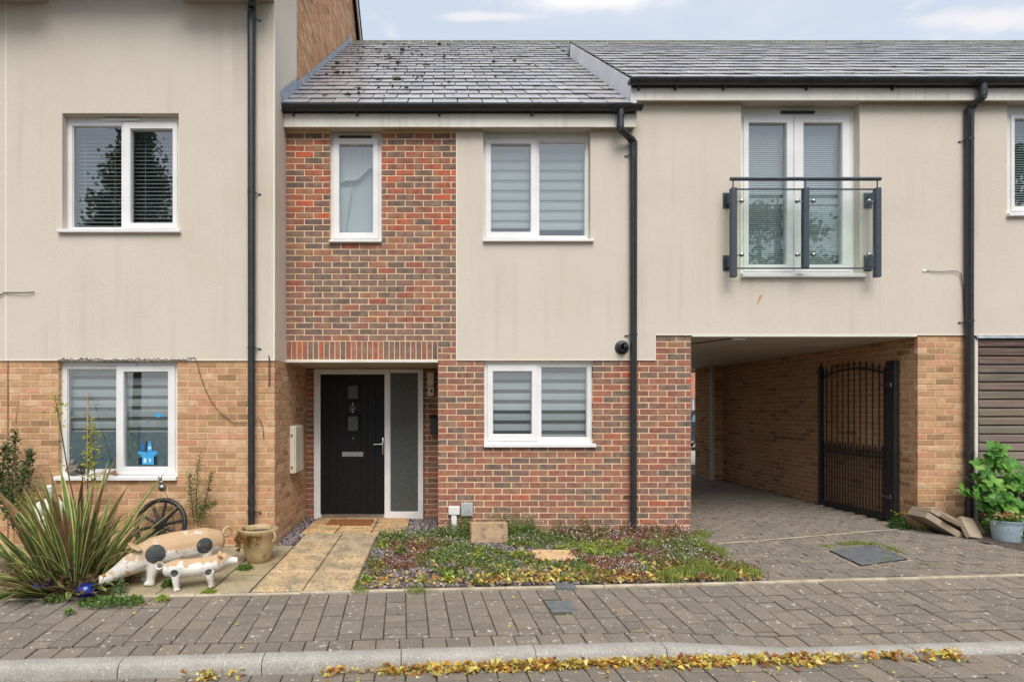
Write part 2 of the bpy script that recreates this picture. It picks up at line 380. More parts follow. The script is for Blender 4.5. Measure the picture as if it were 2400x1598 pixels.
def paver_mesh(L, W, c, h=.05, b=.006, jit=.002):
    x, y = W / 2, L / 2
    def q(x, y, z): return (x + random.uniform(-jit, jit), y + random.uniform(-jit, jit), z)
    bot = [(-x, -y, -h), (x, -y, -h), (x, y, -h), (-x, y, -h)]
    top0 = [q(sx * x, sy * y, -b) for sx, sy in ((-1, -1), (1, -1), (1, 1), (-1, 1))]
    top1 = [(px * (x - b) / x, py * (y - b) / y, random.uniform(-.001, .001)) for px, py, _ in top0]
    f = [[8, 9, 10, 11]] + [[i, (i + 1) % 4, 4 + (i + 1) % 4, 4 + i] for i in range(4)] + [[4 + i, 4 + (i + 1) % 4, 8 + (i + 1) % 4, 8 + i] for i in range(4)]
    return bot + top0 + top1, f
PAVC = [C(*c) for c in ((130, 119, 107), (126, 116, 105), (133, 122, 109), (122, 112, 102), (129, 118, 105), (136, 123, 108), (119, 110, 100))]
pv_cache = {}
def lay_pavers(parent, cells, mat, limit, zf, rz=AST, place=ST, name='paver'):
    """cells (u0,u1,v0,v1): nearest `limit` in view are objects of their own, the rest one part of kind stuff"""
    info = []
    for (u0, u1, v0, v1) in cells:
        u, v = (u0 + u1) / 2, (v0 + v1) / 2; x, y = place(u, v); s = S(y) if y > -CAMD + .6 else 1e9
        px, py = CX + x * s, CY + (CAMH - zf(u, v)) * s
        inv = -60 < px < 2460 and py < 1640 and s < 1e8
        info.append((0 if inv else 1, -s, u, v, u1 - u0, v1 - v0, x, y))
    info.sort(); mb = MB(); ni = 0
    for i, (out, ns, u, v, w, l, x, y) in enumerate(info):
        z = zf(u, v) + random.uniform(-.004, .004)
        tilt = math.atan2(zf(u, v + l / 2) - zf(u, v - l / 2), l); roll = -math.atan2(zf(u + w / 2, v) - zf(u - w / 2, v), w)
        e = Euler((tilt + random.uniform(-.012, .012), roll + random.uniform(-.012, .012), rz + random.uniform(-.006, .006)))
        if ni < limit and not out:
            ci = random.randrange(len(PAVC)); key = (round(w, 3), round(l, 3), ci, random.randrange(2))
            if key not in pv_cache:
                vv, ff = paver_mesh(l - .013, w - .008, None, b=.004); pv_cache[key] = make_mesh('paver', vv, ff, [PAVC[ci]] * len(ff))
            o = link(name, pv_cache[key], mat, parent, (x, y, z)); o.rotation_euler = e; ni += 1
        else:
            vv, ff = paver_mesh(l - .013, w - .008, None, b=.004); mb.cur = random.choice(PAVC); m = e.to_matrix()
            mb.add([tuple(m @ Vector(p) + Vector((x, y, z))) for p in vv], ff)
    if mb.v: tag(mb.build('distant_pavers', mat, parent), kind='stuff')
def columns(u0, u1, v0, v1, w=.165, lens=(.12, .165, .165, .24), jitter=True):
    out = []; u = u0
    while u < u1:
        v = v0 + (random.choice((0, .06, .1)) if jitter else 0)
        if v > v0 + .03: out.append((u, u + w, v0, v))
        while v < v1 - .001:
            l = random.choice(lens); e = v + l
            if v1 - e < .07: e = v1
            out.append((u, u + w, v, e)); v = e
        u += w
    return out
cells = columns(-7.4, 7.0, .168, PW - .235)
cells += [(u, u + .165, .0, .163) for u in np.arange(-7.45, 7, .165)] + [(u, u + .165, PW - .23, PW) for u in np.arange(-7.4, 7, .165)]
cells = [c for c in cells if not (-.62 < (c[0] + c[1]) / 2 < -.40 and .58 < (c[2] + c[3]) / 2 < .80)]
lay_pavers(pavement, cells, M['paver'], 300, zpave)
lay_pavers(road, columns(-4.4, 4.4, -1.35, -.128, .2, (.16, .2, .24)), M['paver'], 200, lambda u, v: zr(u) - .012 * -min(0, v + .15))
# kerb stones
kerb = tag(link('kerb', make_mesh('kerb', [(*ST(u, v), -.34) for u, v in ((-9, -.11), (9, -.11), (9, 0), (-9, 0))], [[0, 1, 2, 3]]), M['kerb']), kind='structure')
for k in range(-9, 9):
    ua, ub = k * .914 + .003, (k + 1) * .914 - .003
    prof = [(0, -.3), (-.128, -.3), (-.128, -.062), (-.122, -.03), (-.108, -.010), (-.085, -.001), (-.01, 0), (0, -.004)]
    v = [(*ST(u, pv), (zk(u) + .004 + pz) if pz > -.2 else -.33) for u in (ua, ub) for pv, pz in prof]; n = len(prof)
    f = [[i, (i + 1) % n, n + (i + 1) % n, n + i][::-1] for i in range(n)] + [list(range(n)), [n + i for i in range(n)][::-1]]
    ks = MB().add(v, f).build('kerb_stone', M['kerb'], kerb); shade_auto(ks.data, 40)
# edging strip behind the pavement
edg = tag(link('edging', make_mesh('edging', [(*ST(u, v), -.2) for u, v in ((-9, PW), (9, PW), (9, PW + .04), (-9, PW + .04))], [[0, 1, 2, 3]]), M['edging']), kind='structure')
for k in range(-10, 10):
    ua, ub = k * .9 + .003, (k + 1) * .9 - .003; h = .014 if k > -4 else .006
    mb = MB(); v = [(*ST(u, vv), zb(u) + hh) for u in (ua, ub) for vv, hh in ((PW + .004, -.15), (PW + .004, h - .005), (PW + .010, h), (PW + .044, h), (PW + .048, h - .006), (PW + .048, -.15))]
    f = [[i, (i + 1) % 6, 6 + (i + 1) % 6, 6 + i][::-1] for i in range(6)] + [list(range(6)), [6 + i for i in range(6)][::-1]]
    mb.add(v, f).build('edging_stone', M['edging'], edg)
# driveway
XA, XB = 3.07, 9.5
drive = sheet('driveway', lambda x, t: (x, (edge_y(x) + (8.0 - edge_y(x)) * t), zdrive(x, edge_y(x) + (8.0 - edge_y(x)) * t) - .012), XA, XB, 16, 0, 1, 30, M['joint'])
cells = []
row = 0
for y in np.arange(-2.2, 6.6, .105):
    row += 1
    for x in np.arange(XA - .1 + (.105 if row % 2 else 0), 8.0, .21):
        xa, xb = max(x, XA), x + .21
        if xb - xa > .05 and y > max(edge_y(xa), edge_y(xb)) - .055: cells.append((xa, xb, max(y, edge_y(xb) + .004), y + .105))
cells = [c for c in cells if c[3] - c[2] > .03]
MH = [G(1946, 1291, 0), G(2018, 1319, 0), G(2123, 1308, 0), G(2047, 1285, 0)]
mcx, mcy = sum(p[0] for p in MH) / 4, sum(p[1] for p in MH) / 4
def right_line(x): return .02 - (x - 5.92) * 1.9          # drive | planted strip
cells = [c for c in cells if not (abs((c[0] + c[1]) / 2 - mcx) < .30 and abs((c[2] + c[3]) / 2 - mcy) < .24) and (c[3] < right_line((c[0] + c[1]) / 2) or (c[2] > -.0 and c[1] < 5.9) or c[2] > 5.2)]
lay_pavers(drive, cells, M['paver'], 0, zdrive, 0, lambda u, v: (u, v))
# thin pale strip across the drive
mb = MB()
for i in range(9):
    xa, xb = 3.2 + i * .3, 3.2 + (i + 1) * .3; ya, yb = -.46 + (xa - 3.2) * .17, -.46 + (xb - 3.2) * .17
    mb.add([(xa, ya, zdrive(xa, ya) + .005), (xb - .004, yb, zdrive(xb, yb) + .005), (xb - .004, yb + .05, zdrive(xb, yb) + .005), (xa, ya + .05, zdrive(xa, ya) + .005)], [[0, 1, 2, 3]])
tag(mb.build('drive_strip', M['edging']), kind='structure')
yard = MB(); yard.add([(2, 6.62, -.02), (40, 6.62, -.02), (40, 40, -.02), (2, 40, -.02)], [[0, 1, 2, 3]]); tag(yard.build('rear_yard', M['concrete_far']), kind='structure')
sheet('planted_strip', lambda x, t: (x, max(right_line(x) - .16, edge_y(x)) + (.3 - max(right_line(x) - .16, edge_y(x))) * t, lerp(zdrive(x, max(right_line(x) - .16, edge_y(x))) + .006 + .008 * math.sin(x * 17), .085, t * 2)), 5.93, 9.5, 12, 0, 1, 4, M['soil'])
# garden bed and patio bases
sheet('garden_bed', lambda x, t: (x, edge_y(x) + (1.08 - edge_y(x)) * t, zgar(x, edge_y(x) + (1.08 - edge_y(x)) * t) - .006), -1.9, XA, 24, 0, 1, 12, M['soil'])
patio = sheet('patio', lambda x, t: (x, edge_y(x) + (-.4 - edge_y(x)) * t, zgar(x, edge_y(x) + (-.4 - edge_y(x)) * t) - .012), -7.5, -1.66, 12, 0, 1, 6, M['joint'])
def slab_obj(parent, name, x0, x1, y0, y1, mat, c, zf, th=.04, lift=0):
    """slab laid on the sloping ground; its front edge follows the edging"""
    def yy(x, y): return max(y, edge_y(x) + .006)
    g_ = .006
    P = [(x0 + g_, yy(x0, y0 + g_)), (x1 - g_, yy(x1, y0 + g_)), (x1 - g_, y1 - g_), (x0 + g_, y1 - g_)]
    if P[2][1] - P[1][1] < .04: return
    dz = random.uniform(-.004, .004) + lift; b = .008; cx = sum(p[0] for p in P) / 4; cy = sum(p[1] for p in P) / 4
    ins = [(p[0] + b * (1 if p[0] < cx else -1), p[1] + b * (1 if p[1] < cy else -1)) for p in P]
    v = [(x, y, zf(x, y) - th) for x, y in P] + [(x, y, zf(x, y) + dz - b) for x, y in P] + [(x, y, zf(x, y) + dz) for x, y in ins]
    f = [[8, 9, 10, 11]] + [[i, (i + 1) % 4, 4 + (i + 1) % 4, 4 + i] for i in range(4)] + [[4 + i, 4 + (i + 1) % 4, 8 + (i + 1) % 4, 8 + i] for i in range(4)]
    mb = MB(); mb.cur = c; mb.add(v, f); return mb.build(name, mat, parent)
FLAGC = [C(*c) for c in ((172, 156, 128), (160, 146, 120), (178, 164, 138), (166, 148, 116), (152, 138, 112))]
xs = [-1.66, -2.02, -2.45, -2.9, -3.35, -3.8, -4.25, -4.7, -5.3, -5.9, -6.5]
for i in range(len(xs) - 1):
    y = -2.9 + (.3 if i % 2 else 0) + .17
    while y < -.42:
        y1 = min(y + .6, -.42); slab_obj(patio, 'slab', xs[i + 1], xs[i], y, y1, M['flag'], random.choice(FLAGC), zgar); y = y1
path = tag(link('path', make_mesh('path', [(-1.65, -2.2, -.1), (-.76, -2.2, -.1), (-.76, 1.0, -.1), (-1.65, 1.0, -.1)], [[0, 1, 2, 3]]), M['joint']), kind='structure')
SLABC = [C(*c) for c in ((206, 172, 128), (196, 168, 130), (188, 162, 126), (210, 176, 134), (180, 158, 128))]
ys = [-2.4, -1.48, -.88, -.28, .06]
for i in range(4):
    for xa, xb in ((-1.65, -1.2), (-1.2, -.76)):
        slab_obj(path, 'slab', xa, xb, ys[i], ys[i + 1], M['slab'], random.choice(SLABC), lambda x, y: zgar(x, y) + .014)
for xa, xb in ((-1.72, -1.3), (-1.3, -.85), (-.85, -.41)):
    for ya, yb in ((.06, .55), (.55, 1.06)): slab_obj(path, 'slab', xa, xb, ya, yb, M['slab'], random.choice([C(214, 172, 120), C(206, 166, 116), C(200, 160, 114)]), lambda x, y: .02)
slab_obj(path, 'slab', -.9, -.42, -.03, .055, M['edging'], C(200, 180, 150), lambda x, y: .012)

# ------------------------------------------------------------------ walls, bricks, windows
def wall_grid(mb, x0, x1, z0, z1, holes, yf, yb, reveal=True):
    xs = sorted({x0, x1, *[min(max(h[0], x0), x1) for h in holes], *[min(max(h[1], x0), x1) for h in holes]})
    zs = sorted({z0, z1, *[min(max(h[2], z0), z1) for h in holes], *[min(max(h[3], z0), z1) for h in holes]})
    nx, nz = len(xs) - 1, len(zs) - 1
    def void(i, j):
        if i < 0 or j < 0 or i >= nx or j >= nz: return True
        x, z = (xs[i] + xs[i + 1]) / 2, (zs[j] + zs[j + 1]) / 2
        return any(h[0] < x < h[1] and h[2] < z < h[3] for h in holes)
    for i in range(nx):
        for j in range(nz):
            if void(i, j): continue
            a, b, c, d = xs[i], xs[i + 1], zs[j], zs[j + 1]
            mb.add([(a, yf, c), (b, yf, c), (b, yf, d), (a, yf, d)], [[0, 1, 2, 3]])
            mb.add([(a, yb, c), (b, yb, c), (b, yb, d), (a, yb, d)], [[3, 2, 1, 0]])
            if void(i - 1, j): mb.add([(a, yf, c), (a, yf, d), (a, yb, d), (a, yb, c)], [[0, 1, 2, 3]])
            if void(i + 1, j): mb.add([(b, yf, c), (b, yf, d), (b, yb, d), (b, yb, c)], [[3, 2, 1, 0]])
            if void(i, j - 1): mb.add([(a, yf, c), (b, yf, c), (b, yb, c), (a, yb, c)], [[3, 2, 1, 0]])
            if void(i, j + 1): mb.add([(a, yf, d), (b, yf, d), (b, yb, d), (a, yb, d)], [[0, 1, 2, 3]])
    return mb

def brick_shape(L, h=.065, d=.05, b=.003, seed=0):
    r_ = random.Random(seed); x, z = L / 2, h / 2
    def j(k=.0016): return r_.uniform(-k, k)
    o = [(-x + j(), -z + j()), (x + j(), -z + j()), (x + j(), z + j()), (-x + j(), z + j())]
    i = [(p[0] + (b if p[0] < 0 else -b), p[1] + (b if p[1] < 0 else -b)) for p in o]
    v = [(p[0], d, p[1]) for p in o] + [(p[0], b, p[1]) for p in o] + [(p[0], j(.0012), p[1]) for p in i]
    f = [[8, 9, 10, 11]] + [[k, (k + 1) % 4, 4 + (k + 1) % 4, 4 + k] for k in range(4)] + [[4 + k, 4 + (k + 1) % 4, 8 + (k + 1) % 4, 8 + k] for k in range(4)]
    return v, f
def courses(x0, x1, z0, z1, holes=(), zbase=0, phase=0., L=.225, H=.075):
    """stretcher bond: list of (xa, xb, za, zb) of brick faces"""
    out = []; k = math.floor((z0 - zbase) / H) - 1
    while zbase + k * H < z1:
        za, zb_ = zbase + k * H + .006, zbase + k * H + H - .006
        za, zb_ = max(za, z0), min(zb_, z1)
        if zb_ - za > .02:
            iv = [(x0, x1)]
            for h in holes:
                if h[2] < zb_ - .015 and h[3] > za + .015:
                    nv = []
                    for a, b in iv:
                        if h[1] <= a or h[0] >= b: nv.append((a, b)); continue
                        if h[0] > a: nv.append((a, h[0]))
                        if h[1] < b: nv.append((h[1], b))
                    iv = nv
            ph = phase + (L / 2 if k % 2 else 0)
            for a, b in iv:
                i = math.floor((a - ph) / L); cuts = [a]
                while ph + (i + 1) * L < b - .001:
                    i += 1; c = ph + i * L
                    if c - cuts[-1] > .045 and b - c > .045: cuts.append(c)
                cuts.append(b)
                for p, q in zip(cuts, cuts[1:]):
                    if q - p > .02: out.append((p + (.006 if p > a + .001 else 0), q - (.006 if q < b - .001 else 0), za, zb_))
        k += 1
    return out
REDP = [(C(166, 108, 90), 5), (C(156, 102, 87), 5), (C(148, 106, 92), 5), (C(134, 106, 96), 4), (C(128, 108, 98), 3), (C(184, 102, 78), 1.2), (C(172, 116, 94), 3), (C(118, 102, 94), 1.5), (C(156, 120, 98), 3)]
REDG = [(C(152, 106, 94), 3), (C(142, 110, 98), 5), (C(134, 110, 98), 5), (C(124, 106, 96), 4), (C(160, 96, 82), 2), (C(114, 101, 94), 1.5), (C(166, 116, 92), 3)]
REDT = [(C(172, 98, 78), 4), (C(194, 98, 70), 2.2), (C(152, 94, 80), 4), (C(128, 100, 90), 4), (C(112, 96, 88), 3), (C(168, 112, 88), 4)]
YELP = [(C(206, 166, 130), 5), (C(199, 158, 120), 5), (C(189, 148, 111), 4), (C(205, 156, 124), 4), (C(216, 180, 145), 3), (C(179, 140, 104), 3), (C(160, 126, 96), 1.6), (C(200, 144, 114), 1.6)]
YELD = [(C(196, 158, 120), 5), (C(188, 149, 111), 5), (C(180, 140, 103), 4), (C(152, 116, 86), 2), (C(192, 147, 116), 2)]
def pick(p): return random.choices([c for c, _ in p], [w for _, w in p])[0]
def red_at(x, z):
    if z > 3.75: return pick(REDT)
    if z > 2.3: return pick(REDG)
    return pick(REDP)
bk_cache = {}
def brick_objs(wall, lst, mat, yf, colf, pal):
    for (a, b, c, d) in lst:
        L = b - a; cc = colf((a + b) / 2, (c + d) / 2); size = .215 if L > .15 else .1025 if L > .07 else .06
        key = (pal, size, cc, random.randrange(3))
        if key not in bk_cache:
            v, f = brick_shape(size, seed=hash(key[3:]) % 99 + int(size * 1000)); bk_cache[key] = make_mesh('brick', v, f, [cc] * len(f))
        o = link('brick', bk_cache[key], mat, wall, ((a + b) / 2, yf + random.uniform(-.002, .001), (c + d) / 2)); o.scale = (L / size, 1, (d - c) / .065)
def brick_mass(wall, name, groups, mat):
    """groups: (list, map(u, out, z) -> xyz, colour function); one joined part"""
    mb = MB(); s = 0
    for lst, mp, colf in groups:
        for (a, b, c, d) in lst:
            v, f = brick_shape(b - a, d - c, seed=s % 57); s += 1; mb.cur = colf((a + b) / 2, (c + d) / 2); o = random.uniform(-.002, .001)
            mb.add([mp((a + b) / 2 + p[0], p[1] + o, (c + d) / 2 + p[2]) for p in v], f)
    return tag(mb.build(name, mat, wall), kind='stuff')
def front(yf): return lambda u, o, z: (u, yf + o, z)
def side_px(X): return lambda u, o, z: (X - o, u, z)          # faces +X  (u = y)
def side_nx(X): return lambda u, o, z: (X + o, -u, z)         # faces -X  (u = -y)

def window(house, x0, x1, z0, z1, yf, lights, rev=.075, sill=None, vent=None, glass='glass', dep=.07, label=None, name='window'):
    """lights: (gx0, gx1, gz0, gz1, sash or None); sash = outer rectangle of an opening casement"""
    y0 = yf + rev
    holes = [(l[0] - (.02 if l[4] else 0), l[1] + (.02 if l[4] else 0), l[2] - (.02 if l[4] else 0), l[3] + (.02 if l[4] else 0)) for l in lights]
    w = wall_grid(MB(), x0, x1, z0, z1, holes, y0, y0 + dep).build(name, M['upvc'], house)
    if label: w['label'] = label
    for l in lights:
        if l[4]:
            s = l[4]; MB().ring(s[0], s[1], s[2], s[3], (l[0] - s[0], s[1] - l[1], l[2] - s[2], s[3] - l[3]), y0 - .016, y0 + dep - .01, .006).build('sash', M['upvc'], w)
        else:
            MB().ring(l[0] - .0005, l[1] + .0005, l[2] - .0005, l[3] + .0005, .011, y0 + .012, y0 + dep - .012, .003).build('glazing_bead', M['upvc'], w)
        MB().box(l[0] - .004, l[1] + .004, y0 + .028, y0 + .034, l[2] - .004, l[3] + .004).build('pane', M[glass], w)
    if sill:
        MB().prism([(yf - .045, sill[2]), (yf - .04, sill[2] - .004), (y0 + .01, sill[2] - .004), (y0 + .01, sill[3]), (yf - .035, sill[3] - .008), (yf - .045, sill[3] - .014)][::1], sill[0], sill[1], 'x').build('sill', M['upvc'], w)
    if vent: 
        MB().box(vent[0], vent[1], y0 - .022, y0 - .0005, vent[2], vent[3], .004).build('trickle_vent', M['black_pvc'] if vent[4] else M['upvc'], w)
    # plain room behind the glass
    r_ = MB(); a, b, c, d, e, f_ = x0 + .01, x1 - .01, y0 + dep + .002, y0 + dep + 1.3, z0 + .01, z1 - .01
    r_.add([(a, c, e), (b, c, e), (b, d, e), (a, d, e), (a, c, f_), (b, c, f_), (b, d, f_), (a, d, f_)], [[0, 1, 2, 3], [7, 6, 5, 4], [3, 2, 6, 7], [0, 3, 7, 4], [2, 1, 5, 6]])
    r_.build('room_lining', M['room'], w)
    return y0
def rect(x0, x1, y0, y1, Y): return (PX(x0, Y), PX(x1, Y), PZ(y1, Y), PZ(y0, Y))     # photo rectangle -> x0,x1,z0,z1

def gutter(house, x0, x1, yc, zt, r=.056, brackets=(), outlet=None, cap=(True, True)):
    n = 14; prof = [(-r * math.cos(math.pi * i / n), -r * math.sin(math.pi * i / n)) for i in range(n + 1)]
    prof = [(-r - .004, .004), (-r - .004, -.004)] + prof[1:-1] + [(r + .004, -.004), (r + .004, .004)]
    inn = [(a * (1 - .006 / r), b * (1 - .006 / r) + .003) for a, b in prof[2:-2]]
    poly = prof + inn[::-1]
    g_ = MB().prism([(yc + a, zt + b) for a, b in poly], x0, x1, 'x')
    for on, x, s in ((cap[0], x0, -1), (cap[1], x1, 1)):
        if on: g_.prism([(yc + a * 1.06, zt + b * 1.06) for a, b in prof], x if s > 0 else x - .02, x + .02 if s > 0 else x, 'x')
    o = g_.build('gutter', M['black_pvc'], house, auto=30)
    for bx in brackets:
        b = MB().prism([(yc + a * 1.09, zt + q * 1.09) for a, q in prof] + [(yc + a * .98, zt + q * .98 + .002) for a, q in prof[::-1]], bx - .014, bx + .014, 'x')
        b.prism([(yc + .0, zt - .058), (yc + .05, zt - .09), (yc + .075, zt - .10), (yc + .075, zt - .02), (yc + .05, zt - .03)], bx - .011, bx + .011, 'x')
        b.build('bracket', M['black_pvc'], o)
    if outlet is not None:
        b = MB().prism([(yc + a * 1.14, zt + q * 1.14) for a, q in prof] + [(yc + a * .99, zt + q * .99 + .002) for a, q in prof[::-1]], outlet - .095, outlet + .095, 'x')
        b.lathe([(.042, -.13), (.042, -.05)], 16, (outlet, yc, zt)); b.build('outlet', M['black_pvc'], o, auto=40)
    return o
def downpipe(house, pts, r=.034, collars=(), clips=(), clipside=1, wall_y=0):
    o = MB().tube(pts, r, 14).build('downpipe', M['black_pvc'], house, auto=50)
    for i in range(len(pts) - 1):                # push-fit sleeves at the bends
        a, b = Vector(pts[i]), Vector(pts[i + 1]); d = (b - a).normalized()
        if 0 < i: MB().tube([a + d * .012, a + d * .06], r + .006, 14).build('collar', M['black_pvc'], o, auto=50)
        if i < len(pts) - 2: MB().tube([b - d * .06, b - d * .012], r + .006, 14).build('collar', M['black_pvc'], o, auto=50)
    x, y = pts[-1][0], pts[-1][1]
    for z in collars: MB().tube([(x, y, z - .03), (x, y, z + .03)], r + .006, 14).build('collar', M['black_pvc'], o, auto=50)
    for z in clips:
        m = MB().tube([(x, y, z - .012), (x, y, z + .012)], r + .008, 14)
        m.tube([(x + clipside * .03, y + .01, z), (x + clipside * .085, wall_y, z - .012)], .006, 6); m.lathe([(.012, 0), (.012, .008)], 10, (x + clipside * .085, wall_y, z - .012), 'y')
        m.build('clip', M['black_pvc'], o, auto=50)
    return o
SLC = [C(*c) for c in ((184, 181, 182), (190, 187, 186), (174, 172, 174), (186, 182, 178), (178, 173, 178), (194, 190, 186), (166, 165, 166))]
sl_cache = {}
def slate_roof(house, x0, x1, ya, za, yb, zbb, expo, w=.30, label=None, name='roof', skip=None, limit=300):
    dy, dz = yb - ya, zbb - za; Ls = math.hypot(dy, dz); ang = math.atan2(dz, dy); sn, cs = math.sin(ang), math.cos(ang)
    def P(s, o): return ya + s * cs - o * sn, za + s * sn + o * cs
    base = MB().prism([P(-.02, -.09), P(Ls, -.09), P(Ls, -.012), P(-.02, -.012)], x0, x1, 'x').build(name, M['slate_base'], house)
    n = round(Ls / expo); e = Ls / n; rest = MB(); cnt = 0
    for k in range(n):
        s0 = k * e; ph = (w / 2 if k % 2 else 0) + random.uniform(-.006, .006); x = x0 - w + ph
        while x < x1 - .02:
            a, b = max(x, x0), min(x + w, x1); x += w
            if b - a < .04: continue
            if skip and skip((a + b) / 2, *P(s0 + e / 2, .01)): continue
            ci = random.randrange(len(SLC)); key = ci; ln = e * 1.25
            if (key, name, house.name) not in sl_cache:
                v = [(-.5, 0, 0), (.5, 0, 0), (.5, ln, 0), (-.5, ln, 0), (-.5, 0, .008), (.5, 0, .008), (.5, ln, .008), (-.5, ln, .008)]
                f = [[4, 5, 6, 7], [0, 1, 5, 4], [1, 2, 6, 5], [2, 3, 7, 6], [3, 0, 4, 7]]
                sl_cache[(key, name, house.name)] = make_mesh('slate', v, f, [SLC[ci]] * 5)
            y, z = P(s0, .021 + random.uniform(0, .005)); wid = b - a - .013
            rot = ang - .055 + random.uniform(-.004, .004)
            if cnt < limit:
                o = link('slate', sl_cache[(key, name, house.name)], M['slate'], base, ((a + b) / 2, y, z)); o.scale = (wid, 1, 1); o.rotation_euler = (rot, 0, random.uniform(-.004, .004)); cnt += 1
            else:
                m = Matrix.Rotation(rot, 3, 'X'); me = sl_cache[(key, name, house.name)]; rest.cur = SLC[ci]
                rest.add([tuple(m @ Vector((q.co.x * wid, q.co.y, q.co.z)) + Vector(((a + b) / 2, y, z))) for q in me.vertices], [list(p.vertices) for p in me.polygons])
    if rest.v: tag(rest.build('far_slates', M['slate'], base), kind='stuff')
    return base
M['slate_base'] = material('dark_underlay', C(52, 52, 54), None, rough=.9)
YA, XS = -.47, -1.885
SOIL = -.12
# ================================================================== left house
HA = thing('terraced_house', 'tall house with cream rendered upper storeys over pale yellow brick, flush with garden ornaments', 'house', (-4.2, YA + .3, 0))
wA_up = rect(147.5, 420, 267, 540, YA); wA_lo = rect(137, 415.5, 844.5, 1117, YA)
ZA = PZ(843, YA)
rw = wall_grid(MB(), -7.6, XS, ZA, 7.6, [wA_up], YA - .012, YA + .25).build('rendered_wall', M['render'], HA)
MB().prism([(YA - .008, ZA), (.52, ZA), (.52, 7.9), (YA - .008, 7.2)], XS - .2, XS + .003, 'x').build('rendered_return', M['render'], HA)
bead = material('render_bead', C(226, 218, 200), None, rough=.8); M['bead'] = bead
xj = PX(16, YA)
MB().box(xj + .008, xj + .02, YA - .004, YA + .002, SOIL, ZA - .02).build('movement_joint', M['mastic'] if 'mastic' in M else M.setdefault('mastic', material('brown_mastic', C(120, 92, 66), None, rough=.9)), HA)
MB().box(xj - .010, xj + .010, YA - .0145, YA, ZA, 7.5).build('joint_bead', bead, rw)
MB().box(XS - .012, XS + .0055, YA - .0145, YA - .004, ZA, 7.2).build('corner_bead', bead, rw)
MB().box(-7.6, XS + .004, YA - .016, YA - .002, ZA - .012, ZA + .004).build('stop_bead', bead, rw)
bwA = wall_grid(MB(), -7.6, XS - .007, SOIL, ZA - .013, [wA_lo], YA + .0035, YA + .25).build('brick_wall', M['mortar_yellow'], HA)
lst = courses(-7.6, XS, SOIL, ZA - .015, [wA_lo], ZA - .013 - 40 * .075, .04)
vis = [b for b in lst if b[1] > PX(-20, YA)]; vis.sort(key=lambda b: -b[2]); far_ = [b for b in lst if b[1] <= PX(-20, YA)]
brick_objs(bwA, vis[:300], M['brick_yellow'], YA, lambda x, z: pick(YELP), 'y')
MB().box(XS - .2, XS - .0035, YA + .02, 1.09, SOIL, 2.16).build('brick_return', M['mortar_yellow'], HA)
ret = courses(YA + .056, 1.075, SOIL, 2.15, (), ZA - .013 - 40 * .075, .0)
def roofA(y): return 6.62 + (y + .75) * .752 if y < 4.9 else 10.869 - (y - 4.9) * .72
def roofB(y): return 5.19 + (y + .16) * .785
gab = MB().prism([(.525, 4.6), (9.5, 4.6), (9.5, roofA(9.5)), (4.9, roofA(4.9)), (.525, roofA(.525))], XS - .2, XS - .006, 'x').build('gable_wall', M['mortar_yellow'], HA)
gl = [b for b in courses(.53, 6.6, 5.4, 10.8, (), 0, .07) if b[2] > roofB((b[0] + b[1]) / 2) - .1 and b[3] < roofA(b[0]) - .02 and b[3] < roofA(b[1]) - .02]
brick_mass(HA, 'further_brickwork', [(ret, side_px(XS), lambda x, z: pick(YELP)), (vis[300:] + far_, front(YA), lambda x, z: pick(YELP)), (gl, side_px(XS), lambda x, z: pick(YELP))], M['brick_yellow'])
YW = YA + .09
window(HA, *wA_up, YA - .012, [(*rect(169.7, 285.8, 295.5, 534, YW), None), (*rect(308, 405.6, 304.7, 523.2, YW), rect(291, 417.5, 288.5, 537, YW))], .095,
       (PX(140, YA), PX(426, YA), PZ(547, YA), PZ(538, YA)), (*rect(246.7, 330.7, 280.5, 286, YW), False))
window(HA, *wA_lo, YA, [(*rect(161, 276, 865, 1101, YW), None), (*rect(295, 397, 872, 1093, YW), rect(278.6, 414.7, 857.5, 1111, YW))], .06,
       (PX(131, YA), PX(416, YA), PZ(1124, YA), PZ(1114, YA)), (*rect(238, 324, 852, 857, YW), False))
# pale head strip and lead drip over the lower window
MB().box(wA_lo[0] - .02, wA_lo[1] + .01, YA - .02, YA + .05, wA_lo[3] - .006, wA_lo[3] + .006).build('window_lintel', M['soffit'], HA)
dpx = PX(589.5, YA - .06)
downpipe(HA, [(PX(597, YA - .12) + .02, YA - .25, 6.30), (PX(597, YA - .12), YA - .2, PZ(-5, YA - .2)), (dpx, YA - .062, PZ(28, YA - .06)), (dpx, YA - .062, -.06)], .0375,
         [PZ(1172, YA)], [PZ(49, YA), PZ(455, YA), PZ(816, YA), PZ(1198, YA)], 1, YA - .01)
for xa, xb in ((-7.6, PX(117, YA)), (PX(432, YA), XS)):
    MB().box(xa, xb, -.86, YA - .013, 6.19, 6.21).build('soffit_board', M['soffit'], HA)
    MB().box(xa, xb, -.885, -.862, 6.17, 6.44).build('fascia_board', M['fascia'], HA)
for side in (0, 1):
    ya_, yb_ = ((-.98, 4.9), (4.9, 10.4))[side]
    MB().prism([(ya_, roofA(ya_) - .02), (yb_, roofA(yb_) - .02), (yb_, roofA(yb_) + .08), (ya_, roofA(ya_) + .08)], -7.8, XS + .12, 'x').build('roof', M['slate_base'], HA)
    MB().prism([(max(ya_, -.6), roofA(max(ya_, -.6)) - .20), (yb_, roofA(yb_) - .20), (yb_, roofA(yb_) - .021), (max(ya_, -.6), roofA(max(ya_, -.6)) - .021)], XS + .075, XS + .10, 'x').build('bargeboard', M['fascia'], HA)
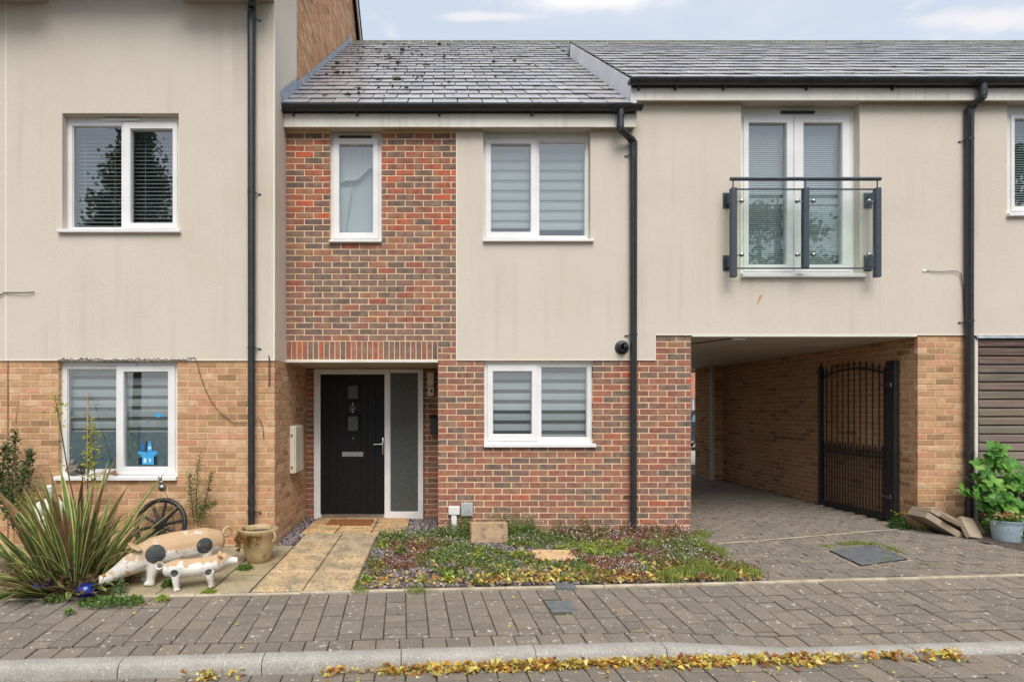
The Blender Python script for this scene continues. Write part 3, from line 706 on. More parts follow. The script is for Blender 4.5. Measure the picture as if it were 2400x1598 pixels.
# lead flashing where the lower roof meets the side wall
fl = [(-.26, .155), (.53, .165), (.535, .12)]
mb = MB(); top = [(-.26, roofB(-.26) + .20), (.5, roofB(.5) + .20), (.505, roofB(.5) + .15)]
y = .505
while y < 5.1: top += [(min(y + .17, 5.15), roofB(y) + .15 + .10 + random.uniform(-.01, .01)), (min(y + .175, 5.16), roofB(min(y + .17, 5.1)) + .13)]; y += .17
bot = [(-.26, roofB(-.26) - .03), (5.2, roofB(5.2) - .03)]
poly = bot + [(5.2, roofB(5.2) + .14)] + top[::-1]
mb.prism(poly, XS + .0035, XS + .012, 'x'); mb.build('lead_flashing', M['lead'], HA)
MB().box(-7.6, XS - .21, 9.4, 9.5, -.1, 7.4).build('rear_wall', M['render'], HA)
# meter box on the side wall inside the porch
mbx = MB().box(XS, XS + .062, .171, .581, .737, 1.335, .006).build('meter_box', M['cream_box'], HA)
MB().box(XS + .0625, XS + .078, .178, .574, .744, 1.328, .006).build('door', M['cream_box'], mbx)
MB().box(XS + .02, XS + .04, .162, .1705, .80, .83, .002).build('latch', M['steel'], mbx); MB().box(XS + .02, XS + .04, .162, .1705, 1.2, 1.23, .002).build('latch', M['steel'], mbx)

# ================================================================== middle house
HB = thing('terraced_house', 'two storey terraced house in red multi brick and cream render with a black front door', 'house', (.6, .3, 0))
XR, XRB, XRE, XPAS = PX(1069.4), PX(1026.5), PX(1535), 3.09
ZR0, ZSOL, ZT, ZP = PZ(843), PZ(799), 4.95, PZ(780)
XH = 2.33
wS = rect(773, 894.6, 308.7, 563.5, 0); wS = (wS[0], wS[1], wS[2], ZT + .02)
wU = rect(1132.5, 1383, 308, 562, 0); wU = (wU[0], wU[1], wU[2], ZT + .02)
wL = rect(1134.7, 1390, 845, 1039, 0)
# mortar bodies
wup = wall_grid(MB(), XS, XR, ZR0 - .002, ZT + .02, [wS], .0035, .2).build('upper_brick_wall', M['mortar_red'], HB)
wlo = MB(); wall_grid(wlo, XRB + .004, XPAS - .006, SOIL, ZR0, [wL], .004, .25); wall_grid(wlo, XRE, XPAS - .006, ZR0 + .0005, ZP, [], .004, .25)
wlo = wlo.build('lower_brick_wall', M['mortar_red'], HB)
up = courses(XS + .003, XR, ZSOL, ZT, [wS], ZSOL, .03) + courses(XRB, XR, ZR0 + .004, ZSOL, (), ZSOL, .03)
zb0 = ZR0 - 40 * .075
lo = courses(XRB, XPAS, SOIL, ZR0 - .002, [wL], zb0, XRB + .1125) + courses(XRE + .003, XPAS, ZR0, ZP - .005, (), zb0, XRB + .1125)
brick_objs(wup, up, M['brick_red'], 0, red_at, 'r'); n_up = len(up)
lo.sort(key=lambda b: abs(b[2] - 1.2)); k = max(0, 300 - n_up)
brick_objs(wlo, lo[:k], M['brick_red'], 0, red_at, 'r')
# soldier course over the porch: bricks on end
ns = 28; xs0, xs1 = XS + .003, XRB - .002; wv = (xs1 - xs0) / ns
sol = [(xs0 + i * wv + .005, xs0 + (i + 1) * wv - .005, ZR0 + .006, ZSOL - .005) for i in range(ns)]
for a, b, c, d in sol:
    key = ('sol', pick(REDG + REDP)); 
    if key not in bk_cache:
        v, f = brick_shape(b - a, d - c, seed=3); bk_cache[key] = make_mesh('soldier_brick', v, f, [key[1]] * len(f))
    link('soldier_brick', bk_cache[key], M['brick_red'], wup, ((a + b) / 2, random.uniform(-.002, .001), (c + d) / 2))
# porch: back wall, right cheek, ceiling, trim
YD = 1.075; dr = rect(736, 991.6, 865, 1215.5, 1.03)
bk = wall_grid(MB(), XS - .01, XRB + .05, -.08, 2.16, [dr], YD + .006, YD + .2).build('porch_back_wall', M['mortar_red'], HB)
MB().box(XRB + .006, XRB + .2, .26, YD, -.08, 2.16).build('porch_cheek', M['mortar_red'], HB)
pb = courses(XS, XRB, -.06, 2.12, [dr], zb0, .05); pc = courses(-YD, -.055, -.06, 2.12, (), zb0, .0)
brick_mass(HB, 'further_brickwork', [(lo[k:], front(0), red_at), (pb, front(YD), lambda x, z: pick(REDP)), (pc, side_nx(XRB), lambda x, z: pick(REDP))], M['brick_red'])
MB().box(XS + .001, XRB + .01, .02, YD + .02, 2.122, 2.14).build('porch_ceiling', M['soffit'], HB)
MB().box(XS + .004, XRB - .002, -.022, .012, 2.117, 2.1495, .003).build('porch_trim', M['white_paint'], HB)
# render
rb = MB(); wall_grid(rb, XR, XH, ZR0 + .002, ZT + .02, [wU], -.012, .2)
rb = rb.build('rendered_wall', M['render'], HB)
MB().box(XR - .004, XH, -.0155, -.003, ZR0 - .010, ZR0 + .006).build('stop_bead', bead, rb)
MB().box(XR - .004, XR + .010, -.0145, -.002, ZR0 + .006, ZT).build('corner_bead', bead, rb)
YW = .08
window(HB, *wS, 0, [(*rect(796.4, 874, 340.6, 546, YW), rect(781.7, 887.5, 326, 561, YW))], .07, (PX(772.5), PX(895), PZ(569), PZ(562.5)), (*rect(795.6, 871.5, 320.5, 325, YW), True))
window(HB, *wU, -.012, [(*rect(1150.9, 1242.9, 339.5, 544.3, YW), rect(1136.6, 1258, 327, 560, YW)), (*rect(1262.5, 1372.3, 333.2, 553.8, YW), None)], .085, (PX(1132), PX(1390), PZ(568), PZ(561)))
window(HB, *wL, 0, [(*rect(1155.5, 1245.4, 870.7, 1016.9, .06), rect(1141.8, 1259.4, 856, 1033, .06)), (*rect(1267.4, 1376.6, 860, 1025.7, .06), None)], .05, (PX(1134), PX(1395), PZ(1047), PZ(1038)))
# eaves, gutter, roof
YF = -.1
def roofC(y): return 5.50 + (y + .16) * .777
MB().box(XS + .004, 2.35, YF, .3, ZT + .022, ZT + .034).build('soffit_board', M['soffit'], HB)
MB().box(XS + .006, XH + .02, YF - .02, YF, ZT - .002, ZT + .24).build('fascia_board', M['fascia'], HB)
MB().box(XH + .021, XH + .04, YF - .022, -.013, ZT - .004, ZT + .24).build('box_end', M['fascia'], HB)
gutter(HB, XS + .02, PX(1500, -.18), -.185, 5.165, brackets=[PX(x, -.185) for x in (685, 836, 1030, 1248)], outlet=PX(1455, -.185))
yp = -.06
downpipe(HB, [(PX(1454, -.185), -.185, 5.06), (PX(1454, -.185), -.185, PZ(302, -.185)), (PX(1485, yp), yp, PZ(333, yp)), (PX(1485, yp), yp, .0)], .0375, [PZ(1190, yp)], [PZ(361, yp), PZ(784, yp), PZ(1162, yp)], -1, -.012)
def skipB(x, y, z): return False
slate_roof(HB, XS + .004, XH + .02, -.16, 5.19, 5.1, roofB(5.1), .31)
MB().prism([(5.1, roofB(5.1) - .1), (9.4, roofB(5.1) - 3.3), (9.4, roofB(5.1) - 3.2), (5.1, roofB(5.1) - .005)], XS + .01, 8.2 - 5.6, 'x').build('rear_roof', M['slate_base'], HB)
slate_roof(HB, XH + .02, XH + .7, 1.515, roofB(1.515), 5.1, roofB(5.1), .304, name='roof_return', limit=0)
MB().prism([(-.119, 4.99), (3.0, roofB(3.0) - .2), (3.0, roofC(3.0) - .06), (-.119, roofC(-.119) - .06)], XH + .0012, XH + .05, 'x').build('gable_panel', M['fascia'], HB)
rdg = [XS + .05 + .3 * i for i in range(16)]
for x in rdg: MB().lathe([(.075, 0), (.075, .285)], 10, (x, 5.1, roofB(5.1) - .035), 'x').build('ridge_tile', M['ridge'] if 'ridge' in M else M.setdefault('ridge', material('mossy_ridge', C(84, 86, 76), C(108, 112, 70), 7, 5, rough=.9)), HB)
MB().box(XS, XH, 9.3, 9.4, 0, 6.2).build('rear_wall', M['render'], HB)
# front door
fd = wall_grid(MB(), *dr, [rect(751, 901.5, 877, 1205, 1.03), rect(913, 981.5, 871, 1201, 1.03)], 1.02, 1.095).build('front_door', M['upvc'], HB); fd['label'] = 'black front door in a white frame with a tall reeded side pane'
lf = rect(751.6, 901, 877.5, 1204.5, 1.045)
leaf = MB().box(lf[0], lf[1], 1.045, 1.09, lf[2], lf[3], .004)
leaf = leaf.build('door_leaf', M['door_black'], fd)
for px in (772, 790, 845.5, 862, 880):
    x = PX(px, 1.045); MB().prism([(x - .003, 1.044), (x, 1.0415), (x + .003, 1.044)], lf[2] + .03, lf[3] - .03, 'z').build('moulding', M['door_black'], fd)
for yy0, yy1 in ((904, 934.5), (975.5, 1009)):
    q = rect(815.5, 838.5, yy0, yy1, 1.03); MB().ring(q[0] - .03, q[1] + .03, q[2] - .03, q[3] + .03, .03, 1.028, 1.0445, .006).build('lite_frame', M['door_black'], fd)
    MB().box(q[0], q[1], 1.036, 1.040, q[2], q[3]).build('pane', M['obscure'] if 'obscure' in M else M.setdefault('obscure', material('reeded_obscure_glass', C(74, 80, 80), C(96, 102, 100), 60, 4, rough=.18, spec=.8, bump=.6, wave=('X', 55, 4), bdist=.004)), fd)
q = rect(915.5, 979.5, 873.5, 1198.5, 1.03); MB().ring(q[0] - .018, q[1] + .018, q[2] - .018, q[3] + .018, .018, 1.03, 1.06, .006).build('glazing_bead', M['upvc'], fd)
MB().box(q[0], q[1], 1.045, 1.05, q[2], q[3]).build('side_pane', M['obscure'], fd)
q = rect(753, 900, 1205, 1210.5, 1.0); MB().box(q[0], q[1], .995, 1.05, q[2], q[3], .004).build('threshold', M['chrome'], fd)
q = rect(800.7, 852, 1057.8, 1070.2, 1.03); lp = MB().box(q[0], q[1], 1.03, 1.0448, q[2], q[3], .008); lp.box(q[0] + .03, q[1] - .03, 1.024, 1.031, q[2] + .022, q[3] - .022, .003); lp.build('letter_plate', M['chrome'], fd)
hx, hz = PX(897, 1.03), PZ(1045, 1.03)
h = MB().box(hx - .014, hx + .014, 1.032, 1.0448, hz - .12, hz + .12, .006); h.tube([(hx, 1.035, hz + .03), (hx, .985, hz + .03), (hx - .02, .98, hz + .03), (hx - .125, .98, hz + .026)], .009, 10); h.lathe([(.008, 0), (.008, .012)], 10, (hx, 1.033, hz - .06), 'y'); h.build('handle', M['chrome'], fd, auto=45)
kx, kz = PX(826.6, 1.03), PZ(957, 1.03)
kn = MB().tube([(kx + .038 * math.cos(t), 1.02, kz + .042 * math.sin(t)) for t in np.linspace(0, 2 * math.pi, 21)], .007, 8, False); kn.lathe([(.016, 0), (.014, .02), (.005, .028)], 12, (kx, 1.044, kz + .052), 'y'); kn.box(kx - .006, kx + .006, 1.03, 1.044, kz + .05, kz + .085, .002); kn.lathe([(.011, 0), (.011, .02)], 10, (kx, 1.044, kz - .048), 'y'); kn.lathe([(.012, 0), (.015, .010), (.008, .016)], 12, (kx, 1.03, kz - .004), 'y'); kn.build('knocker', M['chrome'], fd, auto=45)
MB().lathe([(.007, 0), (.007, .006)], 12, (PX(827, 1.03), 1.0448, PZ(1027, 1.03)), 'y').build('spy_hole', M['chrome'], fd)
# wall fittings
lx, lz = PX(1010, YD), PZ(889, YD)
lamp = MB().box(lx - .048, lx + .048, YD - .075, YD - .045, lz - .095, lz + .10, .012); lamp.box(lx - .02, lx + .02, YD - .046, YD - .001, lz - .06, lz - .02, .003); lamp = lamp.build('flood_light', M['white_paint'], HB)
pir = MB().box(lx - .045, lx + .045, YD - .07, YD - .001, lz - .235, lz - .105, .012).build('motion_sensor', M['white_paint'], lamp)
MB().lathe([(.018, 0), (.016, .01), (.006, .018)], 14, (lx + .005, YD - .07, lz - .165), 'y').build('sensor_lens', M['black_pvc'], lamp)
fx, fz = PX(1457.5, -.02), PZ(814, -.02)
fv = MB().lathe([(.085, .0), (.085, .012), (.07, .016), (.055, .02), (.052, .09), (.046, .092), (.042, .03)], 28, (fx, -.0125, fz), 'y'); fv.lathe([(.022, .02), (.022, .12), (.012, .122)], 16, (fx + .012, -.0125, fz + .008), 'y'); fv.build('flue_terminal', M['black_pvc'], HB, auto=40)
gx = PX(1064, -.04)
gp = MB().box(PX(1051, -.06), PX(1077.5, -.06), -.085, -.001, PZ(1205.5, -.06), PZ(1186.5, -.06), .006).build('gas_pipe_cover', M['white_paint'], HB)
MB().box(gx - .034, gx + .034, -.075, -.001, -.02, PZ(1206, -.06), .008).build('duct', M['upvc'], gp)
MB().box(PX(1080.5, -.04), PX(1108, -.04), -.06, -.001, PZ(1209, -.04), PZ(1178, -.04), .006).build('junction_box', material('grey_plastic', C(176, 178, 180), C(164, 166, 168), 6, rough=.5), HB)

# ================================================================== right house over the passage
HC = thing('coach_house', 'cream rendered house with a glazed upper door spanning the open drive-through passage', 'house', (5.0, .4, 0))
ZC0, ZCT = PZ(785), PZ(247)
wD = rect(1735.6, 2013, 240, 646, 0); wD = (wD[0], wD[1], wD[2], ZCT + .02)
wR = rect(2358, 2640, 240, 503, 0); wR = (wR[0], wR[1], wR[2], ZCT + .02)
rc = MB(); wall_grid(rc, XH + .0005, 12.0, ZC0 + .003, ZCT + .02, [wD, wR], -.0125, .2); wall_grid(rc, XH + .0005, XRE, ZR0 + .002, ZC0 + .0025, [], -.0125, .2)
rc = rc.build('rendered_wall', M['render'], HC)
MB().box(XH, XRE + .004, -.0155, -.003, ZR0 - .010, ZR0 + .006).build('stop_bead', bead, rc)
MB().box(XRE - .008, XRE + .0045, -.0152, -.002, ZR0 + .0065, ZC0 + .002).build('corner_bead', bead, rc)
MB().box(XRE + .005, 12.0, -.0155, -.003, ZC0 - .006, ZC0 + .010).build('stop_bead', bead, rc)
XPR = 5.87; XPE = PX(2262)
window(HC, *wD, -.0125, [(*rect(1754, 1842, 290, 620, .09), rect(1741, 1857.5, 273, 637, .09)), (*rect(1882, 1971.6, 290, 620, .09), rect(1859.5, 1990, 273, 637, .09))], .10, (PX(1735), PX(2024), PZ(651), PZ(641)), (*rect(1829, 1907.6, 262, 268, .09), True), name='balcony_door', label='white glazed double doors with fine blinds')
window(HC, *wR, -.0125, [(*rect(2368, 2480, 284, 486.5, .09), rect(2359.5, 2495, 273, 499, .09)), (*rect(2510, 2620, 290, 484, .09), None)], .06, (PX(2356), PX(2645), PZ(509), PZ(501)))
# pillar and passage
pil = MB(); pil.box(XPR + .0035, 12.0, .004, .2, SOIL, ZC0 - .008)
pil = pil.build('brick_pillar', M['mortar_yellow'], HC)
pw = MB().box(XPR + .0035, XPR + .3, .201, 4.82, SOIL, 2.5).build('passage_wall', M['mortar_yellow'], HC)
pf = courses(XPR, XPE + .05, SOIL, ZC0 - .012, (), ZC0 - .008 - 40 * .075, XPR)
brick_objs(pil, pf, M['brick_yellow'], 0, lambda x, z: pick(YELP), 'y')
pp = courses(-4.8, -.056, 0, 2.43, (), ZC0 - .008 - 40 * .075, .0)
pp.sort(key=lambda b: -b[1]); kk = 300 - len(pf)
for (a, b, c, d) in pp[:kk]:
    L = b - a; cc = pick(YELD); size = .215 if L > .15 else .1025 if L > .07 else .06; key = ('yd', size, cc, random.randrange(2))
    if key not in bk_cache:
        v, f = brick_shape(size, seed=int(size * 500) + key[3]); bk_cache[key] = make_mesh('brick', v, f, [cc] * len(f))
    o = link('brick', bk_cache[key], M['brick_yellow'], pw, (XPR + random.uniform(-.002, .001), -(a + b) / 2, (c + d) / 2)); o.scale = (L / size, 1, (d - c) / .065); o.rotation_euler[2] = R(-90)
# pier at the far end, left flank, ceiling
MB().box(5.656, XPR + .1, 4.826, 5.6, SOIL, 2.46).build('end_pier', M['mortar_yellow'], HC)
e1 = courses(5.65, XPR - .003, 0, 2.43, (), ZC0 - .008 - 40 * .075, .1); e2 = courses(-5.59, -4.826 - .05, 0, 2.43, (), ZC0 - .008 - 40 * .075, 0)
leftf = courses(.06, 6.1, 0, 2.43, (), zb0, 0)
brick_mass(HC, 'further_brickwork', [(pp[kk:], side_nx(XPR), lambda x, z: pick(YELD)), (e1, front(4.82), lambda x, z: pick(YELD)), (e2, side_nx(5.65), lambda x, z: pick(YELD)), (leftf, side_px(XPAS), lambda x, z: pick(YELD))], M['brick_yellow'])
MB().box(XPAS - .25, XPAS - .006, .26, 6.2, SOIL, 2.5).build('passage_flank', M['mortar_yellow'], HC)
pip = PX(1660, 4.9); MB().box(pip - .035, pip + .035, 4.70, 4.77, .06, 2.44, .008).build('white_post', M['soffit'], HC)
cl = MB().box(XPAS - .1, XPR + .25, .05, 6.22, 2.455, 2.50).build('passage_ceiling', M['soffit_seam'] if 'soffit_seam' in M else M.setdefault('soffit_seam', material('seam_shadow', C(120, 110, 94), None, rough=.8)), HC)
yy = .052
while yy < 6.2:
    y1 = min(yy + 1.02, 6.215); MB().box(XPAS + .003, XPR + .02, yy + .004, y1 - .004, 2.432, 2.454, .003).build('ceiling_panel', M['soffit'], cl); yy = y1
MB().tube([(XPAS + .15, 1.0, 2.425), (XPAS + .55, .12, 2.425)], .006, 6).build('ceiling_cable', M['wire'], HC); MB().box(PX(1716, .1), PX(1744, .1), .06, .14, 2.405, 2.431, .004).build('ceiling_light', M['upvc'], HC)
m = MB(); m.prism([(PX(x, -.0128), PZ(y, -.0128)) for x, y in ((1774, 713), (1778, 712), (1781, 704), (1787, 694), (1786, 690), (1780, 692), (1777, 702))], -.0138, -.0126, 'y'); m.build('rust_stain', material('rust_stain', C(186, 146, 100), C(200, 170, 130), 20, rough=.9), HC)
MB().box(XPAS + .003, XPR - .02, -.018, .048, 2.432, ZC0 - .007, .003).build('passage_trim', M['white_paint'], HC)
MB().box(XPAS - .1, 6.3, 6.225, 6.4, 2.40, 5.9).build('rear_wall', M['render'], HC)
# roof, verge, eaves
def roofC(y): return 5.50 + (y + .16) * .777
slate_roof(HC, XH - .02, 12.2, -.16, 5.50, 3.07, roofC(3.07), .29)
MB().prism([(3.07, roofC(3.07) - .1), (6.5, roofC(3.07) - 2.7), (6.5, roofC(3.07) - 2.6), (3.07, roofC(3.07) - .004)], XH, 12.2, 'x').build('rear_roof', M["slate_base"], HC)
for i in range(33): MB().lathe([(.07, 0), (.07, .285)], 10, (XH - .02 + .3 * i, 3.07, roofC(3.07) - .035), 'x').build('ridge_tile', M['ridge'], HC)
vg = MB().prism([(-.126, roofC(-.126) - .32), (3.07, roofC(3.07) - .29), (3.07, roofC(3.07) - .008), (-.126, roofC(-.126) - .012)], XH - .022, XH - .002, 'x'); vg.build('verge_board', M['white_verge'] if 'white_verge' in M else M.setdefault('white_verge', material('white_verge', C(226, 228, 232), C(212, 214, 218), 3, rough=.4)), HC)
MB().prism([(3.075, roofC(3.07) - .35), (5.0, roofC(3.07) - 1.85), (5.0, roofC(3.07) - 1.5), (3.075, roofC(3.07) - .01)], XH - .026, XH - .003, 'x').build('rear_verge', M['black_pvc'], HC)
MB().box(XH + .0, 12.0, YF, .3, ZCT + .022, ZCT + .034).build('soffit_board', M['soffit'], HC)
MB().box(XH - .001, 12.0, YF - .02, YF, ZCT - .002, ZCT + .235).build('fascia_board', M['fascia'], HC)
gutter(HC, PX(1478, -.18), 12.0, -.185, 5.475, brackets=[PX(x, -.185) for x in (1500, 1587, 1700, 1897, 2100)], outlet=PX(2303, -.185))
downpipe(HC, [(PX(2303, -.185), -.185, 5.37), (PX(2303, -.185), -.185, PZ(228, -.185)), (PX(2272, yp), yp, PZ(256, yp)), (PX(2272, yp), yp, .06)], .0395, [PZ(1060, yp)], [PZ(327, yp), PZ(753, yp)], -1, -.012)
# timber cladding beside the pillar
lfz = PZ(791); MB().prism([(-.05, lfz - .012), (-.035, lfz - .014), (.0, lfz + .03), (.0, ZC0 - .008), (-.006, ZC0 - .008), (-.04, lfz + .012)], PX(2283), 12.0, 'x').build('lead_flashing', M['lead'], HC)
MB().box(PX(2282), PX(2289.5), -.02, .006, .0, lfz - .016, .004).build('cladding_trim', M['fascia'], HC)
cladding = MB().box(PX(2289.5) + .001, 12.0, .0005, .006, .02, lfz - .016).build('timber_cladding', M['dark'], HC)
zt = lfz - .018; i = 0
while zt > .1:
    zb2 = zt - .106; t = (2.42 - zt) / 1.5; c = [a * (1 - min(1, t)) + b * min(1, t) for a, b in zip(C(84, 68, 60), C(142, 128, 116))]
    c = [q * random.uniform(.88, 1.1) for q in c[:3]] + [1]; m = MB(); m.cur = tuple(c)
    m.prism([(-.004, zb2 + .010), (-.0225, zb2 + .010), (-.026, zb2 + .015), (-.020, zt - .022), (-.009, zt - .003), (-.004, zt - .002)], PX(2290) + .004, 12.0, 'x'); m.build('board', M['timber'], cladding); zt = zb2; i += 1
# ================================================================== blinds and curtain
M['sheer'] = material('sheer_blind_fabric', C(196, 202, 202), C(188, 194, 194), 2, rough=.9)
M['sheer_dark'] = material('dark_sheer_fabric', C(74, 84, 82), C(62, 72, 70), 2, rough=.9)
M['sheer_grey'] = material('grey_sheer_fabric', C(118, 124, 112), C(110, 116, 106), 2, rough=.9)
def zebra(label, r_, yb, first, pitch, band, sheer, n, group=None, bottom=None):
    """day-and-night roller blind: opaque bands over a sheer sheet; r_ = x0,x1,z0,z1"""
    x0, x1, z0, z1 = r_; bt = bottom if bottom is not None else z0
    t = thing('zebra_blind', label, 'blind', ((x0 + x1) / 2, yb, bt), 0, group)
    MB().box(x0, x1, yb + .012, yb + .014, bt, z1 - .004).build('sheer_panel', M[sheer], t)
    for k in range(n):
        za = first - k * pitch; zb_ = max(za - band, bt + .002)
        if za - zb_ > .012: MB().add([(x0, yb + .002, zb_), (x1, yb + .002, zb_), (x1, yb, (za + zb_) / 2), (x0, yb, (za + zb_) / 2), (x1, yb + .003, za), (x0, yb + .003, za)], [[0, 1, 2, 3], [3, 2, 4, 5]]).build('fabric_band', M['blind_white'], t)
    MB().box(x0, x1, yb - .012, yb + .03, z1 - .004, z1 + .05, .006).build('cassette', M['blind_white'], t)
    MB().box(x0, x1, yb - .004, yb + .012, bt - .018, bt - .001, .004).build('bottom_bar', M['blind_white'], t)
    return t
Y2 = .145
a = rect(1150, 1247, 868, 1022, Y2); zebra('day and night blind with bold dark stripes behind the casement beside the red brick', a, Y2, PZ(873.5, Y2), 24 / S(Y2), 15.2 / S(Y2), 'sheer_dark', 7)
a = rect(1264, 1373, 856, 1026.5, Y2); zebra('day and night blind with bold dark stripes behind the fixed ground floor pane', a, Y2, PZ(874, Y2), 23.9 / S(Y2), 15 / S(Y2), 'sheer_grey', 7)
Y3 = .175
a = rect(1146, 1247, 338, 532, Y3); zebra('pale striped blind behind the narrower upstairs casement in the render', a, Y3, PZ(336, Y3), 23.5 / S(Y3), 15.5 / S(Y3), 'sheer', 9)
a = rect(1259, 1371, 340, 536, Y3); zebra('pale striped blind behind the wider upstairs pane in the render', a, Y3, PZ(336, Y3), 23.5 / S(Y3), 15.5 / S(Y3), 'sheer', 9)
Y4 = YA + .16
a = rect(166, 284, 862, 1009, Y4); zebra('grey green striped blind half lowered behind the left pane above the frosted film', a, Y4, PZ(864, Y4), 24.6 / S(Y4), 16.5 / S(Y4), 'sheer_grey', 6)
a = rect(292, 404, 870, 1020, Y4); zebra('grey green striped blind behind the casement with the castle sticker', a, Y4, PZ(886, Y4), 24.6 / S(Y4), 16.5 / S(Y4), 'sheer_grey', 6)
# frosted film on the lower half of the left window (part of that window's look)
M['film'] = material('frosted_film', C(104, 132, 142), C(140, 160, 164), 26, 6, .35, .68, rough=.5, specks=[(C(70, 96, 110), 60, .58, .1, .5)])
YG = YA + .06 + .0265
for q, lab in ((rect(161, 276, 1013, 1101, YG), 'blue grey frosted film on the lower part of the fixed pane'), (rect(295, 397, 1012, 1093, YG), 'blue grey frosted film on the casement pane behind the castle sticker')):
    tag(MB().box(q[0], q[1], YG + .0085, YG + .0095, q[2], q[3]).build('window_film', M['film']), lab, 'window film')
st = thing('window_sticker', 'bright blue castle sticker with a cloud and tiny birds on the casement pane', 'sticker', (PX(342, YG), YG, PZ(1087, YG)))
M['sticker'] = material('sticker_print', None, None, attr=True, rough=.5)
def flat(pts, c, name, dy=0):
    m = MB(); m.cur = c; m.prism([(PX(x, YG), PZ(y, YG)) for x, y in pts], YG - .0016 - dy, YG - .0010 - dy, 'y'); return m.build(name, M['sticker'], st)
BL, BD, BK, WH = C(64, 160, 216), C(30, 104, 170), C(30, 36, 44), C(196, 226, 240)
flat([(330, 1088), (363, 1088), (365, 1068), (362, 1060), (332, 1060), (329, 1070)], BL, 'keep')
flat([(324, 1088), (333, 1088), (333, 1070), (325, 1072)], BK, 'left_shadow'); flat([(361, 1088), (368, 1088), (368, 1070), (361, 1068)], BK, 'right_shadow')
flat([(323, 1064), (346, 1066), (346, 1059), (324, 1057)], BL, 'left_roof', .0004); flat([(346, 1064), (370, 1064), (367, 1056), (349, 1058)], BL, 'right_roof', .0004)
flat([(330, 1056), (339, 1056), (339, 1042), (336, 1035), (331, 1042)], BD, 'left_turret', .0004); flat([(345, 1058), (356, 1058), (356, 1044), (351, 1030), (346, 1042)], BL, 'right_turret', .0004)
flat([(341, 1060), (347, 1060), (346, 1036), (342, 1034)], BK, 'centre_turret', .0002); flat([(337, 1084), (343, 1084), (343, 1075), (340, 1072), (337, 1075)], WH, 'gate', .0006); flat([(350, 1082), (354, 1082), (354, 1074), (350, 1074)], WH, 'small_window', .0006); flat([(348, 1052), (354, 1052), (354, 1046), (348, 1046)], WH, 'turret_window', .0006)
flat([(363, 975), (370, 978), (378, 976), (385, 977), (380, 972), (372, 968), (366, 968)], BL, 'cloud')
for bx, by in ((319, 991), (346, 988), (327, 999)): flat([(bx - 5, by - 2), (bx, by + 1), (bx + 5, by - 2), (bx, by + 2.6)], BK, 'bird')
M['slat_shaded'] = material('shaded_white_slat', C(176, 182, 180), None, rough=.6)  # white slats with the shade behind the glass put into their colour
def venetian(label, r_, yb, pitch, tilt, parts=True, w=.025, cords=3):
    x0, x1, z0, z1 = r_; t = thing('venetian_blind', label, 'blind', ((x0 + x1) / 2, yb, z0)); z = z1 - pitch; me = None; join = MB()
    dy, dz = math.cos(tilt) * w / 2, math.sin(tilt) * w / 2
    while z > z0 + .01:
        tgt = MB() if parts else join
        tgt.add([(x0, yb - dy, z - dz), (x1, yb - dy, z - dz), (x1, yb, z + .002), (x0, yb, z + .002), (x1, yb + dy, z + dz), (x0, yb + dy, z + dz)], [[0, 1, 2, 3], [3, 2, 4, 5]])
        if parts:
            o = link('slat', me, M['slat_shaded'], t, (0, 0, z)) if me else None
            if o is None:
                o = tgt.build('slat', M['slat_shaded'], t, origin=(0, 0, z)); me = o.data
        z -= pitch
    if not parts: tag(join.build('slats', M['blind_white'], t), kind='stuff')
    for i in range(cords):
        x = lerp(x0 + .08, x1 - .08, i / (cords - 1)); MB().box(x - .002, x + .002, yb - .014, yb - .0125, z0, z1).build('cord', M['blind_white'], t)
    MB().box(x0, x1, yb - .014, yb + .014, z1, z1 + .03, .003).build('head_rail', M['blind_white'], t); MB().box(x0, x1, yb - .012, yb + .012, z0 - .012, z0, .003).build('bottom_rail', M['blind_white'], t)
    return t
YV = YA + .21
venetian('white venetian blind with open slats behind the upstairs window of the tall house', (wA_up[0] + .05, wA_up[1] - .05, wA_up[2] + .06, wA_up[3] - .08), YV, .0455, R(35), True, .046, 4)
YV2 = .2
a = rect(1751, 1845, 288, 620, YV2); venetian('fine white blind in the hinged half of the glazed double doors beside the left jamb', a, YV2, .026, R(66), False)
a = rect(1878, 1974, 288, 620, YV2); venetian('fine white blind in the half of the glazed double doors with the wide right jamb', a, YV2, .026, R(68), False)
a = (wR[0] + .05, wR[1] - .05, wR[2] + .06, wR[3] - .1); venetian('white venetian blind in the window past the last downpipe', a, .18, .03, R(45), False)
# curtain swept across the narrow window over the porch
cu = MB(); n = 26; Yc = .20
pts = []
x0, x1, z0, z1 = rect(790, 880, 335, 552, Yc)
for i in range(n + 1):
    t = i / n; xx = x0 + (x1 - x0) * t
    zl = lerp(PZ(440, Yc), PZ(395, Yc), t) + .03 * math.sin(t * 9)
    pts.append([(xx, Yc + .02 * math.sin(i * 2.3), z1 + .02), (xx, Yc + .02 * math.sin(i * 2.3 + .5), zl + .05), (xx, Yc - .012 + .01 * math.sin(i * 1.7), zl)])
v = [p for c in pts for p in c]; f = []
for i in range(n):
    for j in range(2): f.append([i * 3 + j, (i + 1) * 3 + j, (i + 1) * 3 + j + 1, i * 3 + j + 1])
cu.add(v, f)
b = len(cu.v)
for i in range(9):
    t = i / 8; w = .10 + .10 * (1 - t); zz = lerp(PZ(440, Yc), z0 - .03, t)
    for j in range(7): cu.v.append((x0 - .01 + w * j / 6, Yc + .018 * math.sin(j * 2.2 + t), zz))
for i in range(8):
    for j in range(6): cu.f.append([b + i * 7 + j, b + i * 7 + j + 1, b + (i + 1) * 7 + j + 1, b + (i + 1) * 7 + j])
